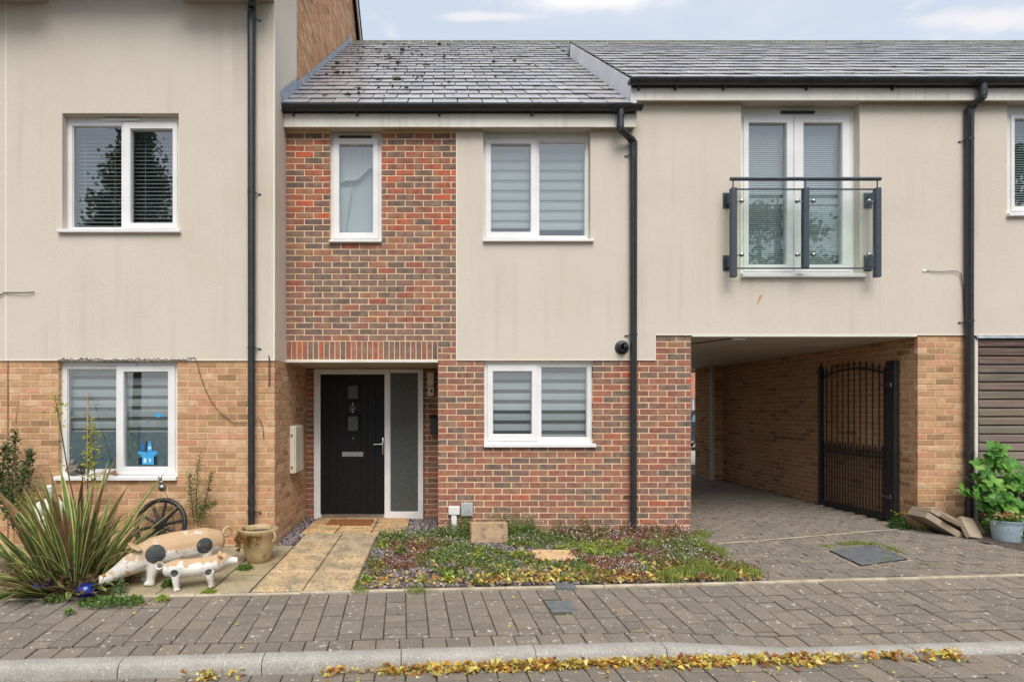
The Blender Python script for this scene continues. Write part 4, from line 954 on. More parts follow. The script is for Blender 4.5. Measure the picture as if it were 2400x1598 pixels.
cu.add([(x0 - .03, Yc + .05, z0 - .05), (x1 + .03, Yc + .05, z0 - .05), (x1 + .03, Yc + .06, z1 + .03), (x0 - .03, Yc + .06, z1 + .03)], [[0, 1, 2, 3]])
tag(cu.build('curtain', M['blind_white'], smooth=True), 'white voile curtain swept to one side behind the narrow window over the porch', 'curtain')

# ================================================================== balcony guard
YB = -.18
bal = thing('juliet_balcony', 'anthracite steel balcony guard with two clear glass panels across the upper doors', 'balcony', (PX(1890, YB), -.1, PZ(649, YB)))
def post(px0, px1, y0, y1): 
    q = rect(px0, px1, y0, y1, YB); return MB().box(q[0], q[1], YB - .012, YB + .05, q[2], q[3], .004).build('post', M['anthracite'], bal)
post(1713.8, 1727, 440, 649); post(1883, 1896, 440, 628); post(2052, 2065, 440, 649)
MB().tube([(PX(1713, YB), YB + .015, PZ(418.5, YB)), (PX(2066, YB), YB + .015, PZ(418.5, YB))], .022, 14).build('handrail', M['anthracite'], bal, auto=40)
for px in (1719.5, 1889.5, 2058.5): MB().tube([(PX(px, YB), YB + .015, PZ(441, YB)), (PX(px, YB), YB + .015, PZ(421, YB))], .008, 8).build('spigot', M['anthracite'], bal)
for yp_ in (442, 627.5): MB().box(PX(1724, YB), PX(2056, YB), YB + .02, YB + .035, PZ(yp_ + 1.6, YB), PZ(yp_ - 1.6, YB)).build('rail', M['anthracite'], bal)
for pxa, pxb in ((1731, 1880), (1899, 2048)):
    q = rect(pxa, pxb, 445, 624, YB); gp_ = MB().box(q[0], q[1], YB - .002, YB + .006, q[2], q[3]).build('glass_panel', M['glass_clear'], bal)
    for cx, sx in ((pxa + 8, -1), (pxb - 11, 1)):
        for cy in (471.5, 597.5):
            x, z = PX(cx, YB), PZ(cy, YB); m = MB().lathe([(.021, 0), (.021, .012), (.012, .018)], 16, (x, YB - .0025, z), 'y'); m.lathe([(.021, 0), (.021, .012)], 16, (x, YB + .019, z), 'y'); m.box(min(x, x + sx * .09), max(x, x + sx * .09), YB + .008, YB + .018, z - .008, z + .008); m.build('clamp', M['steel'], gp_, auto=40)
for px in (1720, 2058):
    for ya_, yb_ in ((450, 486), (597, 633)):
        x = PX(px, YB); za_, zb_ = PZ(yb_, -.05), PZ(ya_, -.05); m = MB().box(x - .05, x + .05, -.0235, -.0126, za_, zb_, .003); m.box(x - .02, x + .02, YB + .05, -.022, za_ + .03, zb_ - .03, .003); m.build('wall_bracket', M['anthracite'], bal)
# ================================================================== gate in the passage
XG = 5.83
gt = thing('iron_gate', 'tall black iron gate folded open against the passage wall', 'gate', (XG, 1.0, .1))
MB().box(5.798, 5.866, .27, .42, .07, 2.17, .004).build('gate_post', M['iron'], gt)
for z in (.42, 1.86): MB().tube([(5.79, .36, z), (5.79, .47, z)], .014, 8).build('hinge', M['steel'], gt); 
for z in (.42, 1.86): MB().box(5.775, 5.797, .30, .36, z - .03, z + .03, .004).build('hinge_plate', M['steel'], gt)
MB().box(XG - .02, XG + .02, .435, .465, .12, 2.10).build('stile', M['iron'], gt); MB().box(XG - .025, XG + .025, 1.69, 1.74, .10, 2.16).build('stile', M['iron'], gt)
MB().box(XG - .022, XG + .022, .4655, 1.6895, .10, .17).build('bottom_rail', M['iron'], gt)
for z in (.90, .965): MB().box(XG - .014, XG + .014, .4655, 1.6895, z, z + .022).build('middle_rail', M['iron'], gt)
def ztop(y): t = (y - .45) / 1.27; return 2.02 + .10 * math.sin(t * math.pi)
MB().tube([(XG, y, ztop(y)) for y in np.linspace(.45, 1.7, 13)], .013, 6).build('top_rail', M['iron'], gt)
nb = 22
for i in range(1, nb):
    y = .45 + 1.25 * i / nb
    if i % 2 == 0:
        m = MB().tube([(XG, y, .165), (XG, y, ztop(y) + .06)], .0085, 6); m.lathe([(.016, 0), (.001, .07)], 6, (XG, y, ztop(y) + .05)); m.build('bar', M['iron'], gt)
    else:
        m = MB().tube([(XG, y, .165), (XG, y, 1.03)], .008, 6); m.lathe([(.015, 0), (.001, .06)], 6, (XG, y, 1.02)); m.build('dog_bar', M['iron'], gt)
MB().lathe([(.02, 0), (.03, .02), (.02, .05), (.004, .08)], 8, (XG, 1.715, 2.16)).build('finial', M['iron'], gt)

# ================================================================== statues
def ell(m, c, r, rot=(0, 0, 0), nu=16, nv=10):
    e = Euler(rot).to_matrix(); v = []; f = []
    for j in range(nv + 1):
        p = math.pi * j / nv
        for i in range(nu):
            w = 2 * math.pi * i / nu; q = e @ Vector((r[0] * math.sin(p) * math.cos(w), r[1] * math.sin(p) * math.sin(w), r[2] * math.cos(p))); v.append((q.x + c[0], q.y + c[1], q.z + c[2]))
    for j in range(nv):
        for i in range(nu): f.append([j * nu + i, j * nu + (i + 1) % nu, (j + 1) * nu + (i + 1) % nu, (j + 1) * nu + i])
    return m.add(v, f)
def chain(m, pts):           # (x,y,z,ry,rz): overlapping ellipsoids along a line
    for (a, b) in zip(pts, pts[1:]):
        n = max(2, int((Vector(a[:3]) - Vector(b[:3])).length / .02))
        for i in range(n + 1):
            t = i / n; q = [x + (y - x) * t for x, y in zip(a, b)]; ell(m, q[:3], (max(.02, min(q[3], q[4]) * .7), q[3], q[4]), nu=12, nv=8)
    return m
def remeshed(m, name, mat, parent=None, vox=.012, it=5, loc=(0, 0, 0), rz=0):
    o = m.build(name, mat, parent, origin=(0, 0, 0), local=True)
    if parent is None: o.location = loc; o.rotation_euler[2] = rz
    md = o.modifiers.new('r', 'REMESH'); md.mode = 'VOXEL'; md.voxel_size = vox; md.use_smooth_shade = True
    sm = o.modifiers.new('s', 'SMOOTH'); sm.factor = .5; sm.iterations = it
    return o
def spots(lst, wear, dark=C(62, 66, 64), worn=C(190, 158, 122)):
    def ex(n, L, mix, rampv, noise, vec, base, tc):
        up = n.new('ShaderNodeSeparateXYZ'); L.new(vec, up.inputs[0])
        hz = rampv(up.outputs[2], wear[0], wear[1], 0, 1)
        ad = n.new('ShaderNodeMath'); ad.operation = 'MULTIPLY_ADD'; L.new(noise(9, 6, .65), ad.inputs[0]); ad.inputs[1].default_value = 4.5; ad.inputs[2].default_value = -2.25
        a2 = n.new('ShaderNodeMath'); a2.operation = 'ADD'; L.new(hz, a2.inputs[0]); L.new(ad.outputs[0], a2.inputs[1])
        base = mix(rampv(a2.outputs[0], .4, .62), base, worn)
        for (c, r) in lst:
            d = n.new('ShaderNodeVectorMath'); d.operation = 'DISTANCE'; L.new(vec, d.inputs[0]); d.inputs[1].default_value = c
            k = n.new('ShaderNodeMath'); k.operation = 'MULTIPLY_ADD'; L.new(noise(40, 4), k.inputs[0]); k.inputs[1].default_value = r * .14; L.new(d.outputs['Value'], k.inputs[2])
            base = mix(rampv(k.outputs[0], r, r * 1.06, 1, 0), base, dark)
        return mix(rampv(noise(22, 5, .6), .63, .67, 0, .7), mix(rampv(noise(60, 5, .6), .66, .72, 0, .8), base, C(222, 210, 196)), C(150, 128, 104))
    return ex
def pig(name, label, loc, rz, sc, sp, side, head_up, wear, white):
    t = thing(name, label, 'pig statue', loc, rz); m = MB()
    k = sc
    if head_up: P = [(-.40, 0, .30, .09, .10), (-.28, 0, .31, .125, .13), (-.05, 0, .30, .13, .135), (.15, 0, .315, .13, .135), (.28, 0, .345, .11, .12), (.39, 0, .385, .092, .098), (.46, 0, .37, .068, .07), (.535, 0, .35, .05, .052)]
    else: P = [(-.40, 0, .30, .10, .11), (-.28, 0, .30, .145, .145), (-.02, 0, .285, .155, .155), (.16, 0, .27, .145, .145), (.27, 0, .24, .125, .125), (.36, 0, .195, .10, .10), (.44, 0, .15, .07, .07), (.55, 0, .09, .05, .05)]
    chain(m, [[q * k for q in p] for p in P])
    for sx, x in ((1, .19), (-1, -.28)):
        for sy in (-1, 1):
            pts = [(x, sy * .075, .24), (x - .005 * sx, sy * .08, .13), (x + .01, sy * .08, .06), (x + .012, sy * .08, .0)]
            m.tube([[q * k for q in p] for p in pts], [.062 * k, .05 * k, .036 * k, .04 * k], 12)
            ell(m, ((x + .025) * k, sy * .08 * k, .02 * k), (.045 * k, .035 * k, .025 * k))
    ex, ez = P[4][0] + .05, P[4][2] + P[4][4]
    for sy in (-1, 1): ell(m, (ex * k, sy * .085 * k, (ez - .02) * k), ((.05 if not head_up else .045) * k, (.068 if not head_up else .075) * k, .02 * k), (sy * (.75 if head_up else -.15), -.5 if not head_up else .5, sy * .5))
    s_ = P[-1]; m.lathe([(.043 * k, -.01 * k), (.048 * k, .0), (.046 * k, .022 * k)], 14, ((s_[0] + .025) * k, 0, s_[2] * k), 'x')
    mat = material(name + '_paint', white, C(206, 200, 190), 7, 5, rough=.75, bump=.5, bscale=60, coords='obj', extra=spots([((c[0] * k, c[1] * k * side, c[2] * k), r * k) for c, r in sp], wear), bdist=.004)
    remeshed(m, 'body', mat, t, .0095 if k > .8 else .007, 3)
    tl = MB().tube([((-.50 - .045 * math.cos(a)) * k, (.012 * a - .02) * k, (.375 + .045 * math.sin(a)) * k) for a in np.linspace(3.4, -2.9, 24)], [.013 * k] * 20 + [.011 * k, .009 * k, .007 * k, .004 * k], 8)
    tl.build('tail', mat, t, smooth=True, origin=(0, 0, 0), local=True)
    return t
bx, by = -2.49, -1.67
pig('pig_statue', 'large worn cream pig statue with two black patches and lowered head beside the spiky plant', (bx, by, zgar(bx, by)), R(217), 1.0, [((.17, .13, .285), .088), ((-.25, .135, .30), .078)], 1, False, (.20, .34), C(222, 214, 204))
sx_, sy_ = -2.17, -1.90
pig('pig_statue', 'small white piglet statue with two dark patches standing before the large pig', (sx_, sy_, zgar(sx_, sy_)), R(20), .60, [((.17, .10, .24), .05), ((-.29, .11, .27), .055)], -1, True, (.20, .26), C(232, 226, 220))
# wagon wheel leaning on the wall
whl = thing('wagon_wheel', 'old black spoked wagon wheel leaning on the yellow brick wall', 'wheel', (PX(372, -.68), -.68, -.02))
wx, wz, wy = PX(372, -.68), .255, -.66
wy_ = lambda z: -.70 + .14 * (z - 0) / .55
def wp(r, a): z = wz + r * math.sin(a); return (wx + r * 1.0 * math.cos(a), wy_(z), z)
MB().tube([wp(.268, a) for a in np.linspace(0, 2 * math.pi, 49)], .027, 8, False).build('rim', M['iron'], whl, auto=40)
for i in range(10):
    a = 2 * math.pi * i / 10 + .2; MB().tube([wp(.05, a), wp(.15, a), wp(.262, a)], [.022, .016, .018], 8).build('spoke', M['iron'], whl, auto=60)
MB().lathe([(.062, 0), (.062, .03), (.05, .05), (.05, .07), (.03, .075)], 16, (wx, wy_(wz) + .03, wz), 'y').build('hub', M['iron'], whl, auto=40)
# cream glazed pot with rusty runs and withered trailing plant
px_, py_ = G(606, 1313, -.02)
pot = thing('ceramic_pot', 'cream glazed pot with rusty runs and withered trailing stems by the downpipe', 'pot', (px_, py_, zgar(px_, py_)))
M['pot'] = material('cream_glaze', C(186, 164, 124), C(166, 144, 106), 8, 5, rough=.4, bump=.4, bscale=40, specks=[(C(140, 84, 36), 9, .62, .08, .8)], streak=(C(146, 84, 34), 1.6, 14))
pz0 = zgar(px_, py_)
MB().lathe([(.105, 0), (.115, .01), (.135, .08), (.165, .20), (.182, .285), (.198, .31), (.2, .335), (.185, .345), (.172, .335), (.168, .29), (.02, .28)], 28, (px_, py_, pz0)).build('bowl', M['pot'], pot, auto=50)
for sx in (-1, 1): MB().tube([(px_ + sx * (.165 + .03 * math.sin(a)), py_ - .08, pz0 + .27 + .05 * math.cos(a)) for a in np.linspace(0, math.pi, 9)], .014, 8).build('lug_handle', M['pot'], pot, auto=60)
MB().lathe([(.02, .282), (.166, .292), (.166, .296)], 20, (px_, py_, pz0)).build('potting_soil', M['soil'], pot)

def kites(P, size, asp, colors, up=.5, tilt=None, curl=.25):
    """leaf-sized four-cornered faces at points P; returns verts, faces, colours"""
    n = len(P); P = np.asarray(P); size = np.broadcast_to(size, n)[:, None]
    d = rng.normal(size=(n, 3)); d[:, 2] = d[:, 2] * .5 + up * .3; d /= np.linalg.norm(d, axis=1)[:, None]
    a = rng.normal(size=(n, 3)); a[:, 2] += 0; s = np.cross(d, a); s /= np.linalg.norm(s, axis=1)[:, None]; nn = np.cross(s, d)
    if tilt is not None:     # flat-lying leaves
        th = rng.uniform(0, 2 * np.pi, n); d = np.stack([np.cos(th), np.sin(th), rng.normal(0, tilt, n)], 1); d /= np.linalg.norm(d, axis=1)[:, None]
        s = np.stack([-np.sin(th), np.cos(th), rng.normal(0, tilt, n)], 1); nn = np.cross(d, s)
    v = np.empty((n, 4, 3)); v[:, 0] = P; v[:, 1] = P + d * size * .5 + s * size * asp + nn * size * curl; v[:, 2] = P + d * size; v[:, 3] = P + d * size * .5 - s * size * asp + nn * size * curl
    return v.reshape(-1, 3), np.arange(4 * n).reshape(n, 4), np.asarray(colors)
def leaf_obj(name, P, size, asp, colors, mat='leaf', parent=None, **kw):
    v, f, c = kites(P, size, asp, colors, **kw); lo, hi = v.min(0), v.max(0); og = np.array([(lo[0] + hi[0]) / 2, (lo[1] + hi[1]) / 2, lo[2]])
    return link(name, make_mesh(name, v - og, f, c), M[mat], parent, tuple(og))
def colmix(pal, n, var=.18):
    c = np.asarray([p[:3] for p in pal])[rng.integers(0, len(pal), n)]; return c * rng.uniform(1 - var, 1 + var, (n, 1))
def curve_pts(ctrl, n):
    ctrl = np.asarray(ctrl, float); t = np.linspace(0, len(ctrl) - 1, n); i = np.clip(t.astype(int), 0, len(ctrl) - 2); w = (t - i)[:, None]; return ctrl[i] * (1 - w) + ctrl[i + 1] * w
# withered trailing plant on the pot
WITH = [C(150, 96, 40), C(176, 120, 52), C(120, 84, 40), C(96, 100, 44)]
P = []
for k in range(46):
    a = random.uniform(2.0, 5.4); r0 = .17; ln = random.uniform(.05, .26); x, y = px_ + r0 * math.cos(a), py_ + r0 * math.sin(a)
    if a > 4.3 and ln > .15: ln *= .6
    for j in range(int(ln / .011)): q = j * .011; o = .04 * min(1, q / .05); P.append((x + math.cos(a) * o + random.gauss(0, .01), y + math.sin(a) * o + random.gauss(0, .01), pz0 + .325 - q))
leaf_obj('withered_stems', P, rng.uniform(.014, .034, len(P)), .3, colmix(WITH, len(P)), parent=pot)

# ================================================================== garden plants
# spiky variegated plant: every leaf its own part
fx_, fy_ = -3.24, -1.93; fz0 = zgar(fx_, fy_)
flax = thing('spiky_plant', 'large clump of sword shaped leaves striped green and yellow beside the pig statues', 'plant', (fx_, fy_, fz0))
YE, GR, GD, BR = C(206, 198, 122), C(104, 124, 70), C(80, 102, 58), C(118, 90, 68)
def sword(base, az, lean, ln, w, droop, dead=False, fold=.25):
    m = MB(); n = 7; rows = []; d = Vector((math.cos(az), math.sin(az), 0)); s = Vector((-math.sin(az), math.cos(az), 0)); p = Vector(base); ang = lean
    tw = random.uniform(-.9, .9); s = (s * math.cos(tw) + d * math.sin(tw) * .5).normalized()
    for i in range(n + 1):
        t = i / n; dr_ = d * math.sin(ang) + Vector((0, 0, math.cos(ang))); nrm = dr_.cross(s).normalized()
        ww = w * (.75 + .5 * t if t < .5 else 1.0 * (1 - ((t - .5) / .5) ** 2.2) + .02)
        rows.append([p + s * ww * k + nrm * ww * fold * abs(k) for k in (-1, -.68, 0, .68, 1)])
        p = p + dr_ * (ln / n); ang += droop / n
    v = [q for r_ in rows for q in r_]; g1 = random.uniform(.8, 1.2); sh = random.random()
    for i in range(n):
        for j in range(4):
            base_c = (YE if j in (0, 3) else (GR if sh < .6 else GD)); 
            if i >= n - 2 and sh > .55: base_c = C(150, 122, 86)
            if dead: base_c = BR if j in (1, 2) else C(140, 112, 80)
            m.c.append(tuple(x * g1 for x in base_c[:3]) + (1,)); m.f.append([i * 5 + j, i * 5 + j + 1, (i + 1) * 5 + j + 1, (i + 1) * 5 + j])
    m.v = [tuple(q) for q in v]
    return m.build('leaf', M['leaf'], flax, smooth=True)
for i in range(260):
    a = random.uniform(0, 2 * math.pi); r = random.uniform(.0, .24) ** .8; lean = .06 + 1.0 * (r / .3) * random.uniform(.4, 1.15); ln = random.uniform(.7, 1.32) * (1.0 - .28 * lean); dead = i % 6 == 0
    if i % 4 == 0: lean = random.uniform(.8, 1.25); ln = random.uniform(.45, .8); r = random.uniform(.1, .3)
    b = (fx_ + r * math.cos(a) * 1.1, fy_ + r * math.sin(a) * .9, fz0 - .01)
    if math.cos(a) > .2 and math.sin(a) < .75 and math.cos(a) * math.sin(lean + .2) * ln + b[0] > -2.78: ln = max(.22, min(ln, (-2.80 - b[0]) / max(.15, math.cos(a) * math.sin(lean + .2))))
    if math.sin(a) < -.2 and math.cos(a) > -.25 and lean > .3 and i % 4: continue
    if math.sin(a) < -.3 and lean > .5: ln = min(ln, .36)
    if b[1] + math.sin(a) * math.sin(lean + .2) * ln > -.62: ln *= .6
    sword(b, a, lean, ln, random.uniform(.018, .033), random.uniform(.1, .5) if random.random() < .7 else random.uniform(.6, 1.5), dead)
for a_, lean, ln in ((.45, .78, 1.05), (.5, .5, 1.2), (3.25, .95, 1.0), (3.05, 1.1, .95), (3.4, 1.25, .85)): sword((fx_ + .12 * math.cos(a_), fy_ + .1 * math.sin(a_), fz0), a_, lean, ln, .03, .12)
P = np.stack([rng.normal(fx_, .16, 500), rng.normal(fy_, .13, 500), fz0 + np.abs(rng.normal(0, .10, 500))], 1)
leaf_obj('dead_litter', P, rng.uniform(.05, .14, 500), .12, colmix([C(96, 70, 50), C(70, 54, 42), C(130, 104, 74)], 500), parent=flax, up=.2)['kind'] = 'stuff'

def bush(name, label, stems, P, size, pal, asp=.3, group=None, cat='plant', rad=.005, stemmat='bark', fol='foliage', **kw):
    P = np.asarray(P); b = stems[0][0]; t = thing(name, label, cat, b, 0, group)
    for s in stems: MB().tube(s, [rad] * (len(s) - 1) + [rad * .4], 6).build('stem', M[stemmat], t)
    o = leaf_obj(fol, P, rng.uniform(size[0], size[1], len(P)), asp, colmix(pal, len(P)), parent=t, **kw); o['kind'] = 'stuff'; return t
def along(stems, n, spread, t0=.2, prof=None):
    out = []
    for s in stems:
        c = curve_pts(s, n); k = int(n * t0)
        for i in range(k, n):
            w = spread * (prof((i - k) / max(1, n - k)) if prof else 1); out.append(c[i] + rng.normal(0, w, 3))
    return np.asarray(out)
DKG = [C(80, 100, 58), C(94, 114, 66), C(66, 84, 50), C(108, 124, 76)]; LIM = [C(196, 196, 72), C(176, 184, 66), C(208, 200, 96), C(150, 164, 60)]
yb_ = -.68
def at(px, py, Y=yb_): return (PX(px, Y), Y, PZ(py, Y))
st_ = [[at(30, 1240), at(28, 1150), at(34, 1010)], [at(30, 1240), at(5, 1120), at(12, 1040)], [at(30, 1240), at(55, 1130), at(72, 1055)], [at(30, 1240), at(20, 1180), at(-12, 1090)]]
bush('leafy_shrub', 'dark green small leaved shrub against yellow brick beside a pale cane', st_, along(st_, 620, .05, .25, lambda t: 1.15 - .8 * t), (.024, .046), DKG, cat='shrub')
st_ = [[at(462, 1232), at(460, 1150), at(468, 1066)], [at(455, 1232), at(448, 1160), at(444, 1110)], [at(470, 1232), at(482, 1170), at(498, 1105)], [at(465, 1232), at(470, 1190), at(508, 1178)]]
bush('slender_shrub', 'slender feathery green shrub between the wagon wheel and the downpipe', st_, along(st_, 420, .024, .12, lambda t: 1.3 - .8 * t), (.015, .04), [C(112, 126, 68), C(96, 114, 62), C(130, 138, 82), C(138, 118, 80)], .16, cat='shrub')
st_ = [[at(190, 1250, -.85), at(160, 1110, -.8), at(140, 990, -.75), at(128, 925, -.72)], [at(200, 1250, -.85), at(207, 1100, -.8), at(210, 975, -.75)], [at(204, 1250, -.85), at(222, 1120, -.8), at(218, 1000, -.75)], [at(180, 1250, -.85), at(140, 1160, -.85), at(60, 1170, -.85), at(15, 1205, -.85)]]
Pl = np.vstack([along(st_[:1], 120, .035, .75), along(st_[:1], 70, .05, .3), along(st_[1:3], 220, .028, .42), along(st_[3:], 90, .03, .45)])
bush('climbing_shrub', 'lanky shrub with sparse yellow green leaves in front of the frosted window', st_, Pl, (.025, .05), LIM, .26, cat='shrub', rad=.007)
for a_, b_, lab in ((at(36, 1008, -.66), at(42, 926, -.64), 'pale bamboo cane standing in the dark green shrub'), (at(205, 1150, -.8), at(206, 922, -.74), 'brown cane tied behind the yellow green shrub')):
    tag(MB().tube([(a_[0] - .02, a_[1], -.03), a_, b_], .008, 8).build('garden_cane', M['cane']), lab, 'cane')
# ornament ball on a leaning stake
sk = thing('garden_stake', 'silver ball ornament with a small cat figure on a leaning wire stake', 'ornament', (PX(415, -.72), -.72, -.03))
bl_ = at(380, 1142, -.78)
MB().tube([(PX(415, -.72), -.72, -.04), at(402, 1180, -.75), bl_], .004, 6).build('wire', M['wire'], sk)
m = MB(); ell(m, bl_, (.042, .042, .042)); m.build('ball', M['steel'], sk, smooth=True)
m = MB(); ell(m, (bl_[0] - .01, bl_[1], bl_[2] + .055), (.028, .022, .03)); ell(m, (bl_[0] - .022, bl_[1] - .005, bl_[2] + .092), (.022, .02, .02)); 
for s in (-1, 1): ell(m, (bl_[0] - .022 + s * .014, bl_[1], bl_[2] + .114), (.007, .006, .012))
m.build('cat_figure', material('pewter', C(150, 140, 124), C(120, 110, 96), 20, rough=.45, metal=.6), sk, smooth=True)
# white statue behind the spiky plant
sx0, sy0 = PX(118, -.95), -.95; szb = zgar(sx0, sy0)
stt = thing('garden_statue', 'white classical figure statue half hidden behind the spiky plant', 'statue', (sx0, sy0, szb))
m = MB(); ell(m, (0, 0, .715), (.042, .046, .052)); ell(m, (0, 0, .745), (.052, .055, .022)); m.tube([(0, 0, .62), (0, 0, .69)], [.03, .026], 10)
chain(m, [(0, 0, .60, .05, .05), (0, 0, .52, .07, .06), (0, 0, .40, .075, .06), (0, 0, .25, .095, .07), (0, 0, .10, .11, .07)])
ell(m, (0, 0, .575), (.125, .065, .045)); ell(m, (0, -.02, .52), (.10, .07, .06))
for s in (-1, 1): m.tube([(s * .10, 0, .575), (s * .11, -.03, .46), (s * .075, -.085, .40), (s * .02, -.095, .43)], [.04, .036, .03, .024], 10)
for i in range(10): m.tube([(-.10 + .022 * i, -.065 - .02 * math.sin(i * 1.3), .40), (-.115 + .026 * i, -.085 - .02 * math.sin(i * 1.3), .08)], [.012, .018], 6)
remeshed(m, 'figure', material('white_cast_stone', C(226, 224, 218), C(200, 196, 186), 9, 5, rough=.85, bump=.4, bscale=60, coords='obj'), stt, .010, 3)
MB().box(-.14, .14, -.12, .12, 0, .09, .012).build('plinth', M['white_paint'], stt, origin=(0, 0, 0), local=True)
# little figures on the window sill
sz = PZ(1114, YA) + .0; M['fig_grey'] = material('grey_stone_figure', C(140, 130, 118), C(112, 104, 94), 20, 5, rough=.9, bump=.5, bscale=90, coords='obj'); M['fig_dark'] = material('dark_bronze_figure', C(64, 56, 50), C(44, 40, 38), 20, rough=.5, coords='obj'); M['fig_cream'] = material('cream_shell', C(224, 210, 184), C(190, 168, 138), 20, rough=.6, coords='obj')
def figure(label, px, mat, kind, k=1):
    m = MB(); x, y = PX(px, YA), YA - .005
    if kind == 'cherub':
        ell(m, (0, 0, .05), (.06, .035, .045)); ell(m, (0, -.005, .10), (.042, .03, .045)); ell(m, (0, -.01, .16), (.032, .028, .034)); ell(m, (.0, .0, .178), (.037, .03, .024))
        for s in (-1, 1): ell(m, (s * .045, .012, .115), (.022, .012, .04), (0, s * .5, 0)); m.tube([(s * .04, -.005, .12), (s * .06, -.02, .08), (s * .02, -.03, .06)], .013, 8)
    elif kind == 'cat':
        ell(m, (0, 0, .045), (.03, .026, .045)); ell(m, (.004, -.008, .10), (.024, .022, .024))
        for s in (-1, 1): ell(m, (.004 + s * .014, -.006, .124), (.007, .006, .014))
        m.tube([(-.02, .0, .02), (-.045, 0, .02), (-.05, 0, .06)], .008, 6)
    else:
        for i in range(6): ell(m, (-.045 + i * .018, 0, .022 + .004 * i), (.014, .024, .012 + .005 * i))
        ell(m, (.055, 0, .018), (.03, .022, .018))
    for q in range(len(m.v)): m.v[q] = tuple(c * k for c in m.v[q])
    zmin = min(v[2] for v in m.v); m.v = [(a, b, c - zmin) for a, b, c in m.v]
    tag(remeshed(m, 'sill_figurine', mat, None, .006, 2, (x, y, sz)), label, 'figurine')
figure('grey stone cherub sitting on the end of the white window sill', 170, M['fig_grey'], 'cherub', .95); figure('dark cat figurine on the white window sill beside the cherub', 194, M['fig_dark'], 'cat', 1.1)
figure('cream ridged seashell on the white window sill', 236, M['fig_cream'], 'shell', .9); figure('speckled brown seashell at the end of the sill ornaments', 262, material('brown_shell', C(168, 140, 112), C(120, 96, 76), 40, rough=.6, coords='obj'), 'shell', .9)
# blue glazed dome and blue tray under the plant, stone trough at the edge
M['blue'] = material('cobalt_glaze', C(24, 56, 150), C(18, 42, 120), 8, rough=.15, spec=.6)
x, y = G(204, 1391, -.04); tag(MB().lathe([(.078, 0), (.084, .015), (.082, .045), (.066, .08), (.04, .098), (.012, .105)], 24, (x, y, zgar(x, y))).build('glazed_dome', M['blue'], auto=60), 'shiny cobalt blue glazed dome under the spiky plant', 'ornament')
x, y = G(92, 1391, -.04); q = MB().box(x - .075, x + .06, y, y + .14, zgar(x, y) - .004, zgar(x, y) + .075, .008); tag(q.build('glazed_block', M['blue']), 'cobalt blue square pot base under the spiky plant', 'pot')
x, y = G(8, 1362, -.03); tr = thing('stone_planter', 'weathered round stone planter with carved swags at the patio edge', 'planter', (x, y, zgar(x, y))); M['planter'] = material('weathered_cast_stone', C(176, 160, 134), C(146, 130, 106), 9, 6, rough=.95, bump=.6, bscale=60)
MB().lathe([(.11, 0), (.13, .02), (.155, .10), (.16, .19), (.175, .205), (.175, .235), (.15, .24), (.145, .20), (.02, .19)], 28, (x, y, zgar(x, y))).build('bowl', M['planter'], tr, auto=50)
for i in range(10):
    a = 2 * math.pi * i / 10; MB().tube([(x + .153 * math.cos(a + b), y + .153 * math.sin(a + b), zgar(x, y) + .15 - .05 * math.cos(b / .3 * 1.57)) for b in np.linspace(-.29, .29, 7)], .012, 6).build('swag', M['planter'], tr, auto=60)
x, y = PX(2, -1.35), -1.35; tag(MB().lathe([(.06, 0), (.075, .03), (.08, .12), (.07, .125), (.066, .04)], 20, (x, y, zgar(x, y))).build('blue_bowl', M['blue'], auto=50), 'small cobalt blue bowl behind the stone planter', 'bowl')
# ================================================================== garden bed
bxp, byp = PX(1145, -.32), -.32
m = MB(); m.box(-.215, .215, -.10, .10, 0, .24, .012)
blk = m.build('stone_block', M['stone_blk'], origin=(0, 0, 0)); blk.location = (bxp, byp, -.015); blk.rotation_euler = (R(-8), 0, R(3)); tag(blk, 'weathered sandstone block set upright against the red brick wall', 'stone block')
x, y = G(1298, 1305, -.02); sl_ = MB().box(-.215, .215, -.19, .19, -.02, .022, .008).build('stepping_slab', M['tan_slab'], origin=(0, 0, 0)); sl_.location = (x, y, zgar(x, y) + .012); sl_.rotation_euler = (.02, 0, -.03); tag(sl_, 'pale tan stepping slab lying among the creeping flowers', 'slab')
x, y = G(1325, 1373, -.04); mb = MB().box(-.09, .09, -.055, .055, -.02, .012, .004); mb.box(-.075, .075, -.042, .042, .0115, .0145, .001); o = mb.build('service_cover', M['cover_grey'], origin=(0, 0, 0)); o.location = (x, y, zgar(x, y) + .004); tag(o, 'small grey service cover in the bed at the pavement edge', 'cover')
# chippings (uncountable): irregular slate flakes
def bed_ok(x, y):
    if y > .0: return (-1.86 < x < -1.74 or -.40 < x < -.04) and y < 1.0
    if x > -.74: return x < 3.04 and y > edge_y(x) + .03 and y < -.01 and not (x < -.40 and y > -.06)
    return -1.86 < x < -1.68 and -.46 < y < 0
def scatter(n, x0, x1, y0, y1, dens):
    out = []
    while len(out) < n:
        x, y = random.uniform(x0, x1), random.uniform(y0, y1)
        if bed_ok(x, y) and random.random() < dens(x, y): out.append((x, y))
    return np.asarray(out)
pts = scatter(7600, -1.86, 3.05, -2.1, 1.0, lambda x, y: 1 if (y > -.1 or x < .8) else .75)
n = len(pts); th = rng.uniform(0, 6.28, n); L_ = rng.uniform(.011, .026, n); W_ = L_ * rng.uniform(.4, .8, n); T_ = rng.uniform(.003, .007, n)
box8 = np.array([(-1, -1, -1), (1, -1, -1), (1, 1, -1), (-1, 1, -1), (-1, -1, 1), (1, -1, 1), (1, 1, 1), (-1, 1, 1)], float)
v = box8[None] * np.stack([L_, W_, T_], 1)[:, None, :] * rng.uniform(.7, 1.1, (n, 8, 1))
tx, ty = rng.normal(0, .3, n)[:, None], rng.normal(0, .3, n)[:, None]
